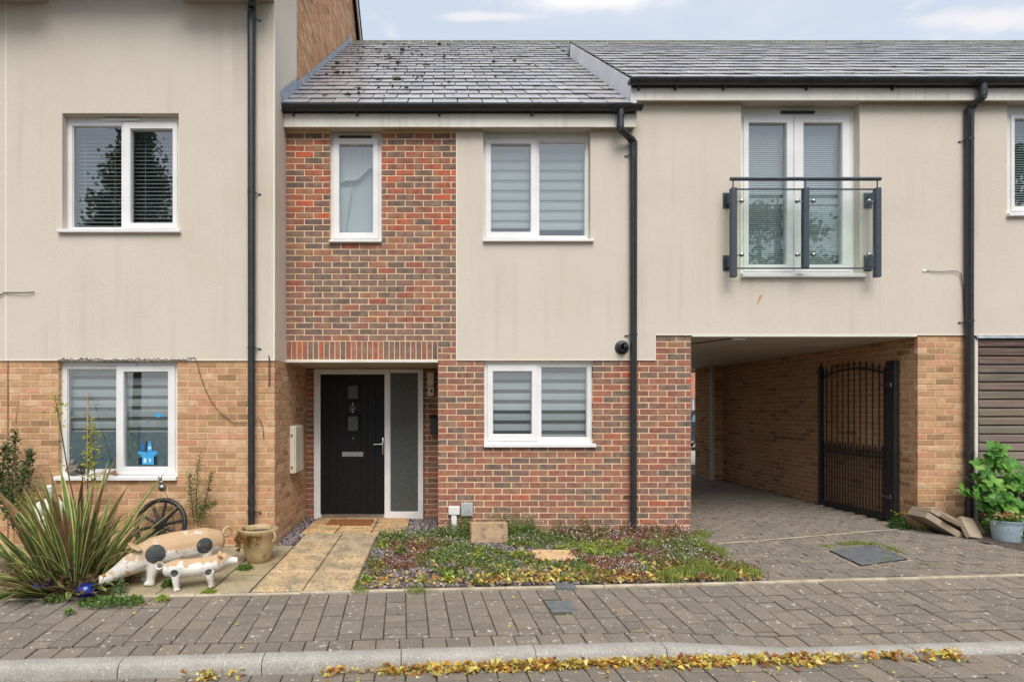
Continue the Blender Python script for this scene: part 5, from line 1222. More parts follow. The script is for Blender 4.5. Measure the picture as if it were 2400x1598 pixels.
v[:, :, 2] += v[:, :, 0] * tx + v[:, :, 1] * ty
vx = v[:, :, 0] * np.cos(th)[:, None] - v[:, :, 1] * np.sin(th)[:, None]; vy = v[:, :, 0] * np.sin(th)[:, None] + v[:, :, 1] * np.cos(th)[:, None]
zz = np.array([(zgar(a, b) if b < 0 else .0) for a, b in pts]) + rng.uniform(.0, .012, n)
V = np.stack([vx + pts[:, :1], vy + pts[:, 1:], v[:, :, 2] + zz[:, None]], 2).reshape(-1, 3)
fb = np.array([[4, 5, 6, 7], [0, 1, 5, 4], [1, 2, 6, 5], [2, 3, 7, 6], [3, 0, 4, 7]])
Fc = (fb[None] + (np.arange(n) * 8)[:, None, None]).reshape(-1, 4)
cc = np.repeat(colmix([C(140, 128, 132), C(124, 114, 118), C(152, 140, 142), C(112, 104, 108), C(158, 146, 138), C(130, 116, 114)], n, .2), 5, 0)
M['chip'] = material('slate_chipping', (1, 1, 1, 1), (.85, .85, .85, 1), 60, attr=True, rough=.7, bump=.3, bscale=120)
tag(link('slate_chippings', make_mesh('slate_chippings', V, Fc, cc), M['chip']), 'purple grey slate chippings covering the front bed and porch margins', 'chippings', kind='stuff')
# creeping ground cover
from mathutils import noise as mnoise
def nz(x, y, s, o=0): return mnoise.noise(Vector((x * s + o, y * s, o)))
GREEN = [C(112, 136, 66), C(134, 156, 80), C(94, 116, 58), C(150, 162, 92)]; RED = [C(164, 104, 90), C(146, 94, 82), C(176, 122, 98), C(132, 120, 78)]; LIME = [C(160, 176, 70), C(180, 190, 88), C(140, 164, 66)]; OLV = [C(130, 134, 70), C(146, 128, 78), C(112, 116, 62), C(156, 136, 86)]
PP, CC, SS, FLW = [], [], [], []
def clump(x, y, r, h, pal, k, sz=(.014, .030)):
    z0 = zgar(x, y); n = int(k)
    a = rng.uniform(0, 6.28, n); q = np.sqrt(rng.uniform(0, 1, n)); rr = q * r; zzz = z0 + h * (1 - q ** 2) * rng.uniform(.25, 1.0, n) + .004
    xs_, ys_ = x + rr * np.cos(a), np.minimum(y + rr * np.sin(a) * .9, -.02); ok = (ys_ > np.array([edge_y(t) for t in xs_]) + .01) & (xs_ > -.73)
    PP.append(np.stack([xs_, ys_, zzz], 1)[ok]); CC.append(colmix(pal, n, .25)[ok]); SS.append(rng.uniform(*sz, n)[ok])
for i in range(900):
    x, y = random.uniform(-.72, 3.05), random.uniform(-1.95, -.02)
    if y < edge_y(x) + .05: continue
    wall = max(0, 1 + y / .75)                      # 1 at the wall, 0 well in front
    d = nz(x, y, 1.7, 3) + .25 + wall * 1.0 + (.22 if x > 1.6 else 0) - (.75 if (x < .35 and y < -1.35) else 0) - (.25 if y < -1.5 else 0)
    if d < random.uniform(-.15, .55): continue
    if abs(x - sl_.location.x) < .22 and abs(y - sl_.location.y) < .2: continue
    if y < -.1 and abs(x - bxp) < .27 and y > -.62: continue
    red = nz(x, y, 1.3, 9) + (.36 if x > 1.5 else -.06) + (-.1 if y > -.5 and x < 1.2 else 0)
    pal = RED if red > .26 else OLV if red > .0 else GREEN
    if 1.35 < x < 2.2 and -.75 < y < -.45: pal = LIME
    h = random.uniform(.03, .07) + wall * random.uniform(.03, .12) + (.12 if (.55 < x < 1.25 and y > -.3) else 0)
    clump(x, y, random.uniform(.07, .15), h, pal, random.uniform(70, 130))
    for j in range(random.choice((1, 3, 4, 6)) + (4 if (x > 1.6 or wall > .3) else 0)): FLW.append((x + random.gauss(0, .07), min(-.03, y + random.gauss(0, .06)), zgar(x, y) + h * random.uniform(.75, 1.2) + .012))
for x, hh in ((.12, .16), (.27, .2), (.33, .26), (.7, .26), (.83, .30), (.95, .24), (1.1, .2), (1.45, .17), (1.75, .2), (1.6, .14), (2.0, .16), (2.25, .15), (2.6, .14), (2.85, .13)):
    clump(x, -.10, .13, hh * 1.35, GREEN if x < 1.2 else OLV, 340); clump(x + .05, -.16, .15, hh * .9, GREEN if x < 1.4 else RED, 200)
    for j in range(14): FLW.append((x + random.gauss(0, .09), -.05 - abs(random.gauss(0, .08)), hh * random.uniform(.4, 1.1)))
for (px, py, r, h, pal) in ((1490, 1296, .10, .06, RED), (1255, 1318, .1, .07, RED), (1330, 1320, .09, .06, RED), (1350, 1305, .12, .09, RED), (905, 1285, .12, .06, OLV), (880, 1320, .1, .05, GREEN), (1130, 1293, .12, .07, LIME), (1450, 1288, .1, .03, [C(200, 110, 60), C(180, 100, 60)])):
    x, y = G(px, py, -.02); clump(x, y, r, h, pal, 150)
for i in range(60):            # coarser weeds and sprigs among the mat
    x, y = random.uniform(-.7, 3.0), random.uniform(-1.9, -.05)
    if y < edge_y(x) + .08 or (abs(x - sl_.location.x) < .26 and abs(y - sl_.location.y) < .24) or (abs(x - bxp) < .27 and y > -.62): continue
    clump(x, y, random.uniform(.04, .10), random.uniform(.05, .12), random.choice((GREEN, LIME, OLV, GREEN)), random.uniform(18, 50), (.03, .065))
PP, CC, SS = np.vstack(PP), np.vstack(CC), np.concatenate(SS)
gcov = leaf_obj('creeping_plants', PP, SS, .34, CC); tag(gcov, 'low creeping green and reddish plants spreading over the slate bed', 'ground cover', kind='stuff')
FLW = np.asarray([p for p in FLW if p[0] > -.7 and p[1] > edge_y(p[0]) + .03]); tag(leaf_obj('tiny_flowers', FLW, rng.uniform(.010, .017, len(FLW)), .5, colmix([C(236, 214, 226), C(226, 190, 214), C(240, 232, 234), C(214, 170, 200)], len(FLW)), 'petal', tilt=.5), 'tiny pale pink flowers dotted over the creeping plants', 'flowers', kind='stuff')
# grass
def blades(P, h, w, pal, lean=.45):
    P = np.asarray(P); n = len(P); hh = rng.uniform(.5, 1, n) * h; a = rng.uniform(0, 6.28, n); ln = rng.uniform(0, lean, n) * hh; ww = w * rng.uniform(.6, 1.2, n)
    s = np.stack([-np.sin(a), np.cos(a), np.zeros(n)], 1) * ww[:, None]; d = np.stack([np.cos(a) * ln, np.sin(a) * ln, hh], 1)
    v = np.empty((n, 4, 3)); v[:, 0] = P - s; v[:, 1] = P + s; v[:, 2] = P + d * np.array([.45, .45, .6]) + s * .8; v[:, 3] = P + d
    return v.reshape(-1, 3), np.array([[0, 1, 2], [0, 2, 3]])[None].repeat(n, 0).reshape(-1, 3) + np.repeat(np.arange(n) * 4, 2)[:, None], np.repeat(colmix(pal, n, .2), 2, 0)
GRS = [C(136, 156, 76), C(156, 170, 88), C(118, 140, 64), C(176, 178, 100)]
def grass(label, centers, n, sp, h, name='grass_tufts'):
    P = []
    for (x, y, k) in centers:
        for j in range(int(n * k)): P.append((x + random.gauss(0, sp), y + random.gauss(0, sp), (zdrive(x, y) if x > 3.06 else zgar(x, y)) - .004))
    v, f, c = blades(P, h, .0028, GRS); lo = v.min(0); tag(link(name, make_mesh(name, v - lo, f, c), M['leaf'], None, tuple(lo)), label, 'grass', kind='stuff')
cs = [(*G(px, py, -.02), k) for px, py, k in ((1630, 1275, 1), (1680, 1300, 1), (1655, 1288, .7), (1720, 1330, 1), (1760, 1345, .8), (1640, 1330, 1.6), (1610, 1345, 1.6), (1660, 1345, 1.6), (1690, 1310, .6), (1580, 1350, 1), (1480, 1280, .6), (1520, 1285, .7), (1540, 1268, .7), (1590, 1262, .7), (1700, 1350, 1), (1645, 1262, .7), (1560, 1355, .7))]
grass('green grass tufts along the edge of the bed and the driveway', cs, 260, .05, .12)
cs = [(*G(px, py, 0), k) for px, py, k in ((1940, 1283, 1), (1975, 1279, 1), (2010, 1277, 1.2), (2050, 1280, 1), (2085, 1288, 1), (2075, 1309, 1), (2030, 1280, 1), (2170, 1320, .5), (2100, 1293, .6), (1995, 1278, 1))]
grass('thin grass growing round the edges of the drive manhole cover', cs, 150, .035, .03, 'joint_grass')
cs = [(*G(px, py, -.04), k) for px, py, k in ((845, 1382, 1), (855, 1365, .7), (868, 1330, .6), (985, 1383, .7), (970, 1384, .6), (880, 1290, .6), (1000, 1258, .8), (985, 1262, .6))]
grass('short grass along the edge of the tan path', cs, 150, .04, .05, 'path_edge_grass')
# fallen leaves
YEL = [C(232, 210, 112), C(220, 192, 90), C(238, 222, 148), C(196, 150, 76), C(214, 202, 116), C(178, 122, 70)]
P = []
for i in range(1900):
    x = random.uniform(-.7, 3.0); v_ = abs(random.gauss(0, .26)); y = edge_y(x) + .02 + v_
    w = (.35 if x < .4 else 1.0) 
    if random.random() < w and bed_ok(x, y): P.append((x, y, zgar(x, y) + random.uniform(.012, .035)))
for i in range(130):
    x, y = random.uniform(-.7, 3.0), random.uniform(-1.4, -.3)
    if bed_ok(x, y): P.append((x, y, zgar(x, y) + random.uniform(.02, .05)))
tag(leaf_obj('fallen_leaves', P, rng.uniform(.026, .058, len(P)), .34, colmix(YEL, len(P)), tilt=.5), 'yellow fallen leaves strewn over the front of the bed', 'leaves', kind='stuff')
P = []; cl_ = []
for i in range(6500):
    u = random.uniform(-3.25, 2.1); dens = .18 + 1.1 * max(0, nz(u, 0, 2.6, 4)) + .3 * nz(u, 3, 7.0, 1) + (.35 if -1.9 < u < .9 else 0) - (.6 if -2.85 < u < -2.35 else 0)
    if random.random() > dens: continue
    v_ = -.135 - abs(random.gauss(0, .035 + .035 * max(0, nz(u, 2, 1.6, 2)))); x, y = ST(u, v_); P.append((x, y, zr(u) + random.uniform(.004, .022 + .02 * (v_ > -.17))))
tag(leaf_obj('gutter_leaves', P, rng.uniform(.1, 1.0, len(P)) ** 1.6 * .052 + .007, .34, colmix(YEL + YEL[:3] + YEL[4:5] + [C(186, 116, 64), C(164, 102, 60), C(204, 142, 76)], len(P)), tilt=.45), 'band of yellow and rusty leaf litter lying along the foot of the kerb', 'leaves', kind='stuff')
P = []
for i in range(150):
    u, v_ = random.uniform(-3.4, 4.2), random.uniform(-.75, -.15); x, y = ST(u, v_); P.append((x, y, zr(u) + .005))
for i in range(40):
    u, v_ = random.uniform(-4.5, 4.2), random.uniform(.05, 1.0); x, y = ST(u, v_); P.append((x, y, zpave(u, v_) + .006))
for px, py in ((330, 1418), (338, 1424), (345, 1416), (352, 1419)): x, y = G(px, py, -.06); P.append((x, y, zpave(*TS(x, y)) + .015))
tag(leaf_obj('scattered_leaves', P, rng.uniform(.012, .04, len(P)), .34, colmix(YEL + [C(150, 160, 70)], len(P)), tilt=.3), 'odd leaves scattered over the road and pavement pavers', 'leaves', kind='stuff')
# moss in the road joints
P = []
for i in range(900):
    u, v_ = random.uniform(-4, 4.2), random.uniform(-.95, -.16); x, y = ST(round(u / .2) * .2 + random.gauss(0, .005), v_)
    if nz(x, y, 2.2, 6) > .08: P.append((x, y, zr(u) + .0005))
tag(leaf_obj('joint_moss', P, rng.uniform(.01, .02, len(P)), .4, colmix([C(128, 132, 54), C(150, 140, 66), C(100, 108, 46)], len(P)), tilt=.3), 'yellow green moss in the joints of the road pavers', 'moss', kind='stuff')
# weeds on the patio
def weed(label, px, py, r, h, n, pal, sz=(.02, .045), z=-.04, flowers=0, zf=zgar, asp=.3, name='weed'):
    x, y = G(px, py, z); q = np.sqrt(rng.uniform(0, 1, n)); a = rng.uniform(0, 6.28, n); z0 = zf(x, y)
    P = np.stack([x + q * r * np.cos(a), y + q * r * np.sin(a) * .8, z0 + h * (1 - q ** 2) * rng.uniform(.1, 1, n)], 1); c = colmix(pal, n)
    s = rng.uniform(*sz, n)
    if flowers: P = np.vstack([P, np.stack([x + rng.normal(0, r * .5, flowers), y + rng.normal(0, r * .4, flowers), z0 + h * rng.uniform(.8, 1.15, flowers)], 1)]); c = np.vstack([c, colmix([C(236, 200, 40)], flowers)]); s = np.concatenate([s, np.full(flowers, .02)])
    return tag(leaf_obj(name, P, s, asp, c, up=.5), label, 'weed')
WG = [C(104, 138, 62), C(124, 154, 76), C(86, 116, 52)]
weed('bright green weed in the patio joint beside the pot', 575, 1336, .075, .06, 130, WG); weed('small weed tuft under the piglet statue', 398, 1372, .055, .07, 110, WG)
weed('broad leafy weed patch at the pavement edge below the blue dome', 232, 1410, .15, .035, 240, WG); weed('low weed patch at the pavement edge below the big pig', 300, 1410, .12, .055, 200, WG); weed('low green weed below the blue square pot base', 130, 1405, .09, .05, 120, WG)
weed('grey green seedling with toothed leaves in front of the spiky plant', 277, 1388, .06, .12, 90, [C(120, 142, 96), C(100, 124, 78)]); weed('flat weed growing at the left patio joint', 10, 1398, .07, .03, 80, WG); weed('tiny weed in the pavement joints by the patio', 160, 1433, .03, .03, 40, WG)
weed('sparse weed along the slab joint before the piglet', 490, 1385, .05, .025, 60, LIME); weed('thin weed on the patio edge near the tan path', 380, 1402, .06, .03, 70, LIME)
x, y = G(240, 1392, -.04); dn = thing('dandelion', 'single yellow dandelion on a thin stalk before the spiky plant', 'flower', (x, y, zgar(x, y))); tp = (x + .015, y, zgar(x, y) + .16); MB().tube([(x, y, zgar(x, y)), (x - .005, y, .06), tp], .003, 6).build('stalk', M['leaf_plain'] if 'leaf_plain' in M else M.setdefault('leaf_plain', material('stalk_green', C(126, 130, 74), None, rough=.7)), dn)
n = 60; a = rng.uniform(0, 6.28, n); P = np.tile(np.array(tp), (n, 1)) + rng.normal(0, .006, (n, 3)); leaf_obj('flower_head', P, .016, .25, colmix([C(240, 200, 30), C(232, 186, 24)], n), 'petal', dn, up=2)
# plants by the passage pillar
weed('leafy clump with small yellow flowers at the foot of the gate post', 2108, 1236, .115, .20, 420, [C(62, 104, 40), C(78, 122, 50), C(52, 86, 36)], (.02, .04), .09, 14, zdrive); weed('small weed at the foot of the yellow brick pillar', 2160, 1240, .05, .03, 60, LIME, (.02, .03), .08, 0, zdrive)
vn = thing('vine', 'vigorous vine with broad lobed green leaves in front of the timber cladding', 'plant', (6.85, -.2, .06))
for a_, b_ in (((6.75, -.22, .05), (6.35, -.35, .75)), ((6.8, -.2, .05), (6.62, -.3, 1.12)), ((6.85, -.2, .05), (6.95, -.3, .9)), ((6.7, -.25, .05), (6.1, -.28, .82)), ((6.9, -.25, .05), (7.3, -.4, .8)), ((6.85, -.25, .05), (6.9, -.55, .5))): MB().tube([a_, ((a_[0] + b_[0]) / 2 + .05, (a_[1] + b_[1]) / 2 - .06, (a_[2] + b_[2]) / 2 + .1), b_], [.012, .009, .004], 6).build('stem', M['bark'], vn)
def vine_leaf(c):
    out = []; 
    for k in range(17):
        t = k / 16 * 2 * math.pi * .92 + .25; r = .5 * (1 + .28 * math.cos(5 * (t - math.pi)) + .06 * math.cos(15 * t)); out.append((r * math.sin(t), -r * math.cos(t), .10 * math.cos(2 * t) + .03 * math.sin(7 * t)))
    v = [(0, -.05, 0)] + out; f = [[0, i, i + 1] for i in range(1, 17)]
    return make_mesh('leaf', v, f, [c] * 16, False)
vl = [vine_leaf(C(*c)) for c in ((92, 146, 52), (112, 168, 66), (76, 128, 48), (132, 180, 80), (66, 112, 44), (100, 152, 70))]
nl = 0
for i in range(2000):
    if nl >= 290: break
    x, z = random.uniform(6.14, 7.4), random.uniform(.10, 1.2)
    top = .72 + .42 * math.exp(-((x - 6.62) / .22) ** 2) + .10 * math.sin(x * 9) ; left = .10 if z < .55 else 0
    if z > top or (x < 6.2 and not (.55 < z < .92)) or (x < 6.4 and z < .3 + (6.4 - x) * .8): continue
    y = -.20 - .45 * random.random() * (1 - z * .55) - .03
    o = link('leaf', random.choice(vl), M['leaf'], vn, (x, y, z)); s = random.uniform(.085, .16); o.scale = (s, s, s); o.rotation_euler = (random.uniform(.4, 1.35), random.uniform(-.5, .5), random.uniform(-.7, .7)); nl += 1
# pail of flowers
x, y = 6.44, -.52; pz = .06; pl = thing('pail', 'pale blue dented metal pail planted with orange flowers beside the vine', 'pail', (x, y, pz)); M['pail'] = material('pale_blue_enamel', C(166, 182, 190), C(146, 164, 174), 8, 4, rough=.5, specks=[(C(60, 62, 64), 22, .68, .04, .8), (C(190, 130, 90), 12, .68, .06, .4)])
MB().lathe([(.118, 0), (.122, .01), (.138, .16), (.142, .215), (.148, .222), (.146, .23), (.136, .225), (.132, .18), (.02, .17)], 26, (x, y, pz)).build('body', M['pail'], pl, auto=50)
for s in (-1, 1): MB().box(x + s * .143 - .012, x + s * .143 + .012, y - .018, y + .018, pz + .17, pz + .215, .004).build('ear', M['pail'], pl)
n = 300; P = np.stack([x + rng.normal(0, .075, n), y + rng.normal(0, .07, n), pz + .21 + np.abs(rng.normal(0, .05, n))], 1); leaf_obj('foliage', P, rng.uniform(.025, .05, n), .25, colmix([C(106, 140, 58), C(84, 116, 48), C(150, 160, 80)], n), parent=pl)
n = 90; P = np.stack([x + rng.normal(-.01, .07, n), y + rng.normal(-.02, .06, n), pz + .27 + np.abs(rng.normal(0, .03, n))], 1); leaf_obj('blossom', P, rng.uniform(.018, .035, n), .35, colmix([C(226, 140, 80), C(236, 176, 130), C(238, 214, 190)], n), 'petal', pl)
# heap of broken slabs
GRP = 'broken slabs heaped by the pillar'
def broken(label, c, sx, sy, th, rot, mat='grey_slabs'):
    m = MB(); poly = [(-sx, -sy), (sx * .9, -sy), (sx, -sy * .7), (sx, sy), (-sx * .8, sy * 1.02), (-sx, sy * .8)]; m.prism(poly, -th / 2, th / 2, 'z'); o = m.build('broken_slab', M[mat], origin=(0, 0, 0)); o.location = c; o.rotation_euler = rot; tag(o, label, 'slab', GRP)
broken('thick broken slab tilted at the bottom of the heap by the pillar', (5.93, -.17, .17), .24, .17, .07, (R(-4), R(33), R(-8)))
broken('broken slab lying second in the tilted heap by the pillar', (5.98, -.14, .24), .22, .16, .05, (R(-6), R(30), R(-4)))
broken('short broken slab resting on the front of the heap by the pillar', (6.04, -.27, .25), .17, .12, .045, (R(20), R(24), R(6)))
broken('square slab leaning forward at the front of the heap by the pillar', (6.17, -.36, .165), .105, .125, .045, (R(58), R(10), R(14)))
broken('dark square slab at the back of the heap beside the vine', (6.30, -.22, .15), .12, .10, .05, (R(40), R(8), R(-12)))
# manhole in the drive, square cover in the pavement
cx, cy = mcx, mcy; mh = thing('manhole_cover', 'grey square manhole cover set askew in the driveway pavers', 'manhole', (cx, cy, zdrive(cx, cy)))
ang = math.atan2(MH[3][1] - MH[0][1] , MH[3][0] - MH[0][0])
e1, e2 = Vector((MH[2][0] - MH[1][0], MH[2][1] - MH[1][1])), Vector((MH[0][0] - MH[1][0], MH[0][1] - MH[1][1]))
def mp_(a, b, z): p = Vector((cx, cy)) + e1 * a + e2 * b; return (p.x, p.y, zdrive(p.x, p.y) + z)
def mplate(k0, z0, z1): m = MB(); v = [mp_(a * k0, b * k0, z) for z in (z0, z1) for a, b in ((-.5, -.5), (.5, -.5), (.5, .5), (-.5, .5))]; m.add(v, [[3, 2, 1, 0], [4, 5, 6, 7], [0, 1, 5, 4], [1, 2, 6, 5], [2, 3, 7, 6], [3, 0, 4, 7]]); return m
mplate(1.18, -.05, -.003).build('surround', M['grey_slabs'], mh); mplate(1.06, -.02, .003).build('rim', M['iron'], mh); mplate(.98, -.01, .008).build('lid', M['cover_grey'], mh)
m = MB()
for i in range(-5, 6):
    for j in range(-4, 5):
        q = mp_(i * .085, j * .1, .008); m.box(q[0] - .014, q[0] + .014, q[1] - .006, q[1] + .006, q[2] - .002, q[2] + .003)
tag(m.build('tread_studs', M['cover_grey'], mh), kind='stuff')
for i in (-.1, .1): q = mp_(i, 0, .009); MB().box(q[0] - .02, q[0] + .02, q[1] - .006, q[1] + .006, q[2], q[2] + .001).build('key_slot', M['iron'], mh)
u, v_ = -.51, .69; x, y = ST(u, v_); m = MB().box(-.115, .115, -.12, .12, -.02, .001, .003); o = m.build('stop_tap_cover', M['cover_grey'], origin=(0, 0, 0)); o.location = (x, y, zpave(u, v_)); o.rotation_euler = (.03, 0, AST); tag(o, 'small square grey stop tap cover among the pavement pavers', 'cover')
# doormat, letter box, cables
xa, ya = G(764, 1230, .03); xb, yb2 = G(872, 1219, .03)
m = MB().box(-1.50, -.90, .50, .86, .022, .034, .004); tag(m.build('doormat', material('brown_coir', C(150, 96, 52), C(124, 78, 42), 30, 6, rough=1, bump=.8, bscale=200)), 'worn brown coir mat on the step before the black door', 'doormat')
x = -.075; q = thing('letter_box', 'black wall letter box in the porch corner with a hanging key tag', 'letter box', (x, 1.0, PZ(1017, YD))); MB().box(-.125, -.028, .985, 1.072, PZ(1017, YD), PZ(978, YD), .006).build('body', M['black_pvc'], q); MB().prism([(.975, PZ(980, YD)), (1.072, PZ(980, YD) + .001), (1.072, PZ(972, YD))], -.13, -.024, 'x').build('lid', M['black_pvc'], q); MB().box(-.118, -.10, .99, 1.0, PZ(1030, YD), PZ(1018, YD), .003).build('key_tag', M['cane'], q)
def cable(label, pts, r=.004, mat='wire', name='cable'): return tag(MB().tube(pts, r, 6).build(name, M[mat]), label, 'cable')
yw = YA - .018
cable('loose dark cable end poking out of the render of the tall house', [(PX(-30, yw), yw, PZ(705, yw)), (PX(2, yw), yw - .01, PZ(692, yw)), (PX(12, yw), yw - .01, PZ(686, yw)), (PX(60, yw), yw - .02, PZ(687, yw)), (PX(82, yw), yw - .01, PZ(685, yw))], .006)
c = thing('aerial_cable', 'thin brown cable looping from a white wall grommet to the right downpipe', 'cable', (PX(2255, -.03), -.03, PZ(755, -.03))); MB().tube([(PX(2172, -.02), -.02, PZ(635, -.02)), (PX(2200, -.03), -.03, PZ(637, -.03)), (PX(2240, -.03), -.03, PZ(635, -.03)), (PX(2252, -.03), -.03, PZ(641, -.03)), (PX(2258, -.03), -.03, PZ(680, -.03)), (PX(2261, -.03), -.03, PZ(752, -.03))], .004, 6).build('wire', M['wire'], c); m = MB(); ell(m, (PX(2167, -.015), -.015, PZ(635, -.015)), (.03, .008, .02)); m.build('grommet', M['white_paint'], c, smooth=True)
# fairy lights above the lower window, trailing down the brick
fl_ = thing('string_lights', 'dark string of tiny lights over the window trailing down the yellow brick', 'string lights', (PX(300, yw), yw, PZ(990, yw)))
pt = [(PX(137 + i * 4.5, yw), yw - random.uniform(0, .012), PZ(842 + random.uniform(-3.5, 3), yw)) for i in range(70)] + [(PX(x, yw), yw, PZ(y, yw)) for x, y in ((456, 838), (462, 850), (468, 875), (478, 905), (492, 935), (508, 958), (525, 975), (545, 990), (570, 992), (580, 990))]
MB().tube(pt, .0035, 5).build('wire', M['wire'], fl_)
for i in range(0, 70, 3): MB().lathe([(.004, 0), (.006, .01), (.002, .022)], 6, (pt[i][0], pt[i][1] - .005, pt[i][2] - .022)).build('bulb', M['steel'], fl_)
cable('short drooping wire on the brick beside the tall downpipe', [(PX(x, yw), yw, PZ(y, yw)) for x, y in ((600, 984), (608, 982), (613, 990), (617, 1010), (618, 1028))], .0035)
m = MB().box(PX(630, yw), PX(633, yw), yw - .005, yw + .0, PZ(905, yw), PZ(840, yw)); m.tube([(PX(631.5, yw), yw - .01, PZ(842, yw)), (PX(632, yw), yw - .04, PZ(834, yw)), (PX(635, yw), yw - .05, PZ(838, yw))], .005, 6); tag(m.build('wall_hook', material('rusty_iron', C(112, 74, 52), C(84, 56, 42), 30, rough=.9)), 'rusty basket hook on the brick corner under the render', 'hook')

# ================================================================== beyond the passage
car = thing('parked_car', 'dark grey parked estate car glimpsed in the yard beyond the passage', 'car', (11.3, 15.2, -.02))
M['carpaint'] = material('dark_grey_car_paint', C(44, 50, 58), C(48, 54, 62), 2, rough=.22, spec=.6); M['tyre'] = material('tyre_rubber', C(26, 26, 27), None, rough=.85); M['carglass'] = material('car_glass', C(120, 146, 152), C(96, 120, 126), 2, rough=.08, spec=.8)
cx0, cy0 = 9.2, 14.4
def prof(pts, inset=0): return [(cx0 + a, b) for a, b in pts]
low = [(0, .42), (.05, .28), (.28, .24), (4.1, .24), (4.35, .32), (4.4, .62), (4.25, .80), (3.3, .96), (2.9, 1.0), (.1, 1.02), (0, .9)]
m = MB(); m.prism(prof(low), cy0, cy0 + 1.75, 'y'); m.build('body', M['carpaint'], car)
cab = [(.08, 1.0), (.2, 1.36), (.45, 1.5), (1.9, 1.52), (2.3, 1.44), (3.15, 1.0)]
MB().prism(prof(cab), cy0 + .1, cy0 + 1.65, 'y').build('cabin', M['carpaint'], car)
for pts in ([(.3, 1.06), (.38, 1.33), (.95, 1.38), (.95, 1.06)], [(1.02, 1.06), (1.02, 1.39), (1.8, 1.4), (1.8, 1.06)], [(1.87, 1.06), (1.87, 1.4), (2.2, 1.36), (2.75, 1.06)]): MB().prism(prof(pts), cy0 + .09, cy0 + .098, 'y').build('side_window', M['carglass'], car)
for wx_ in (.82, 3.5):
    for wy2 in (cy0 - .01, cy0 + 1.56):
        w = MB().lathe([(.20, 0), (.32, .0), (.335, .03), (.335, .17), (.32, .2), (.2, .2)], 24, (cx0 + wx_, wy2 + .2, .315), 'y').build('wheel', M['tyre'], car, auto=40); MB().lathe([(.21, 0), (.2, .01), (.05, .02)], 16, (cx0 + wx_, wy2 - .001, .315), 'y').build('rim', M['chrome'], w)
for yy_ in (cy0 + .05, cy0 + 1.5): MB().box(cx0 - .015, cx0 + .02, yy_, yy_ + .2, .62, .82, .01).build('tail_light', material('red_lens', C(150, 24, 20), None, rough=.2), car)
MB().box(cx0 - .03, cx0 + .35, cy0 - .012, cy0 + .01, .28, .36).build('bumper_trim', M['chrome'], car)
fb_ = thing('brick_house', 'distant red brick house across the yard beyond the passage', 'house', (14, 26, 0))
def far_brick():
    m = material('far_red_brick', C(178, 112, 90), None); nt = m.node_tree; b = nt.nodes.new('ShaderNodeTexBrick'); b.inputs['Color1'].default_value = C(186, 116, 92); b.inputs['Color2'].default_value = C(160, 92, 74); b.inputs['Mortar'].default_value = C(206, 170, 144); b.inputs['Scale'].default_value = 4.4; b.inputs['Mortar Size'].default_value = .02
    mp = nt.nodes.new('ShaderNodeMapping'); mp.inputs[2].default_value = (R(90), 0, 0); tc = nt.nodes.new('ShaderNodeTexCoord'); nt.links.new(tc.outputs['Object'], mp.inputs[0]); nt.links.new(mp.outputs[0], b.inputs[0]); nt.links.new(b.outputs[0], nt.nodes['Principled BSDF'].inputs[0]); return m
hb_ = [(x_, x_ + 1.3, z_, z_ + 1.2) for x_ in (7, 13.5, 18) for z_ in (1.0, 3.7)]
wall_grid(MB(), 5, 24, -.05, 5.6, hb_, 26, 26.3).build('wall', far_brick(), fb_)
for h_ in hb_: w = MB().ring(*h_, .07, 26.08, 26.14).build('window', M['upvc'], fb_); MB().box(h_[0] + .06, h_[1] - .06, 26.10, 26.11, h_[2] + .06, h_[3] - .06).build('pane', M['carglass'], w)
MB().prism([(25.6, 5.5), (30, 8.6), (34.4, 5.5)], 4.7, 24.3, 'x').build('roof', M['slate_base'], fb_); MB().box(10.6, 11.6, 26.05, 26.1, 0, 2.1).build('door', M['white_paint'], fb_)
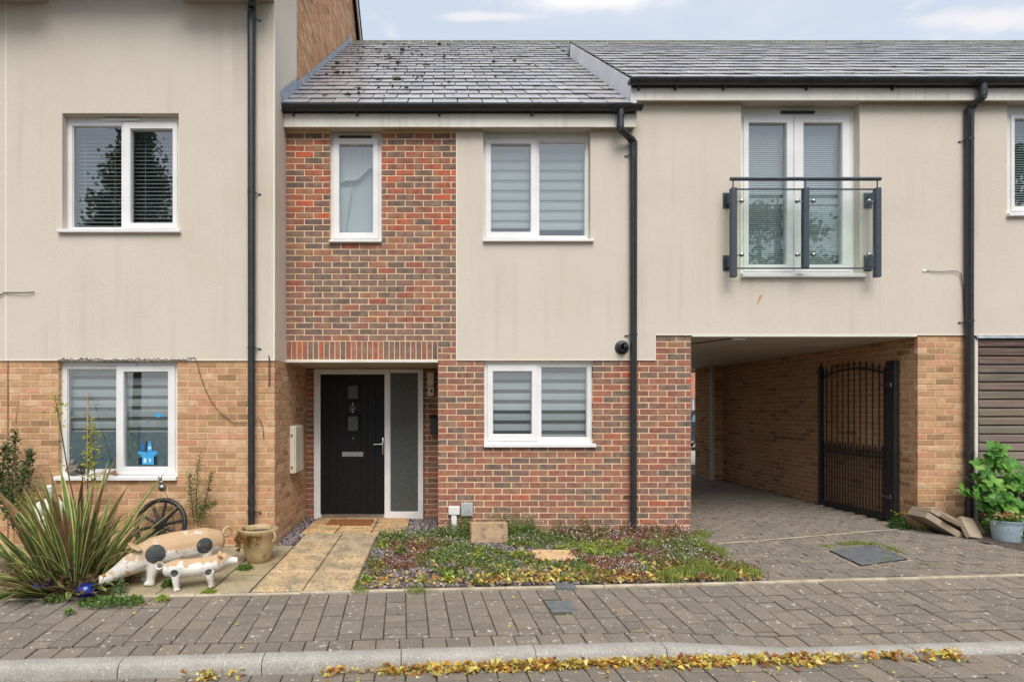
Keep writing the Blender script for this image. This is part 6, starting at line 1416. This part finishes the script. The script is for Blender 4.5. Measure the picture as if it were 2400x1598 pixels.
# ================================================================== trees across the street (seen reflected in the panes)
def tree(label, x, y, h, w, pal, crown0, shape, n, seed):
    r_ = np.random.default_rng(seed); t = thing('street_tree', label, 'tree', (x, y, -.32), 0)
    MB().tube([(x, y, -.35), (x + .1, y, h * .3), (x - .05, y + .1, h * .6), (x, y, h * .93)], [.2, .16, .1, .03], 8).build('trunk', M['bark'], t)
    L_ = []
    for i in range(16):
        z = h * (crown0 + (.9 - crown0) * i / 16); a = i * 2.4; rr = w * shape((z / h - crown0) / (1 - crown0)) * .75; MB().tube([(x, y, z), (x + rr * .5 * math.cos(a), y + rr * .5 * math.sin(a), z + rr * .2), (x + rr * math.cos(a), y + rr * math.sin(a), z + rr * .25)], [.07, .045, .015], 5).build('limb', M['bark'], t)
    nc = n // 60; zc = crown0 + (1 - crown0) * r_.uniform(0, 1, nc) ** 1.1; P = []
    for zf_ in zc:
        R_ = w * shape((zf_ - crown0) / (1 - crown0)); a = r_.uniform(0, 6.28); q = math.sqrt(r_.uniform(.15, 1)) * R_; P.append(r_.normal(0, .26, (60, 3)) * np.array([1, 1, .7]) + np.array([x + q * math.cos(a), y + q * math.sin(a), zf_ * h]))
    P = np.vstack(P); o = leaf_obj('crown', P, r_.uniform(.14, .28, len(P)), .36, colmix(pal, len(P), .3), parent=t); return t
cone = lambda t: max(.03, (1 - t) ** .85) if t > .12 else .6 + 3.3 * t
dome = lambda t: max(.05, math.sqrt(max(0, 1 - (2 * t - .9) ** 2 * .9)))
tree('pointed dark tree across the street reflected in the tall house window', -13.2, -18.5, 13.8, 3.5, [C(58, 74, 40), C(44, 58, 34), C(76, 90, 50)], .30, cone, 15000, 1)
tree('rounded green tree across the street reflected in the balcony doors', 14.2, -18, 10.4, 3.4, [C(70, 96, 46), C(56, 80, 40), C(90, 112, 56)], .2, dome, 9000, 2)
tree('spreading green tree across the street reflected in the last window', 25.6, -18, 13.0, 3.8, [C(72, 98, 48), C(58, 80, 40), C(92, 114, 58)], .2, dome, 12000, 3)

# ================================================================== moss on the slates
m = MB()
for i in range(95):
    s_ = random.random() ** .7 * 6.3; x = XS + .15 + abs(random.gauss(0, 1.3)); 
    if x > 2.2 or s_ < .25: continue
    y = -.16 + s_ * .7866; z = roofB(y) + .03; r0 = random.uniform(.012, .04)
    for j in range(random.choice((1, 2, 3))): ell(m, (x + random.gauss(0, .03), y + random.gauss(0, .02), z), (r0 * random.uniform(.6, 1.2), r0, r0 * .7), nu=7, nv=5)
tag(m.build('roof_moss', material('dark_moss', C(52, 52, 44), C(70, 68, 52), 30, rough=1)), 'dark moss cushions dotted over the slates of the lower roof', 'moss', kind='stuff')
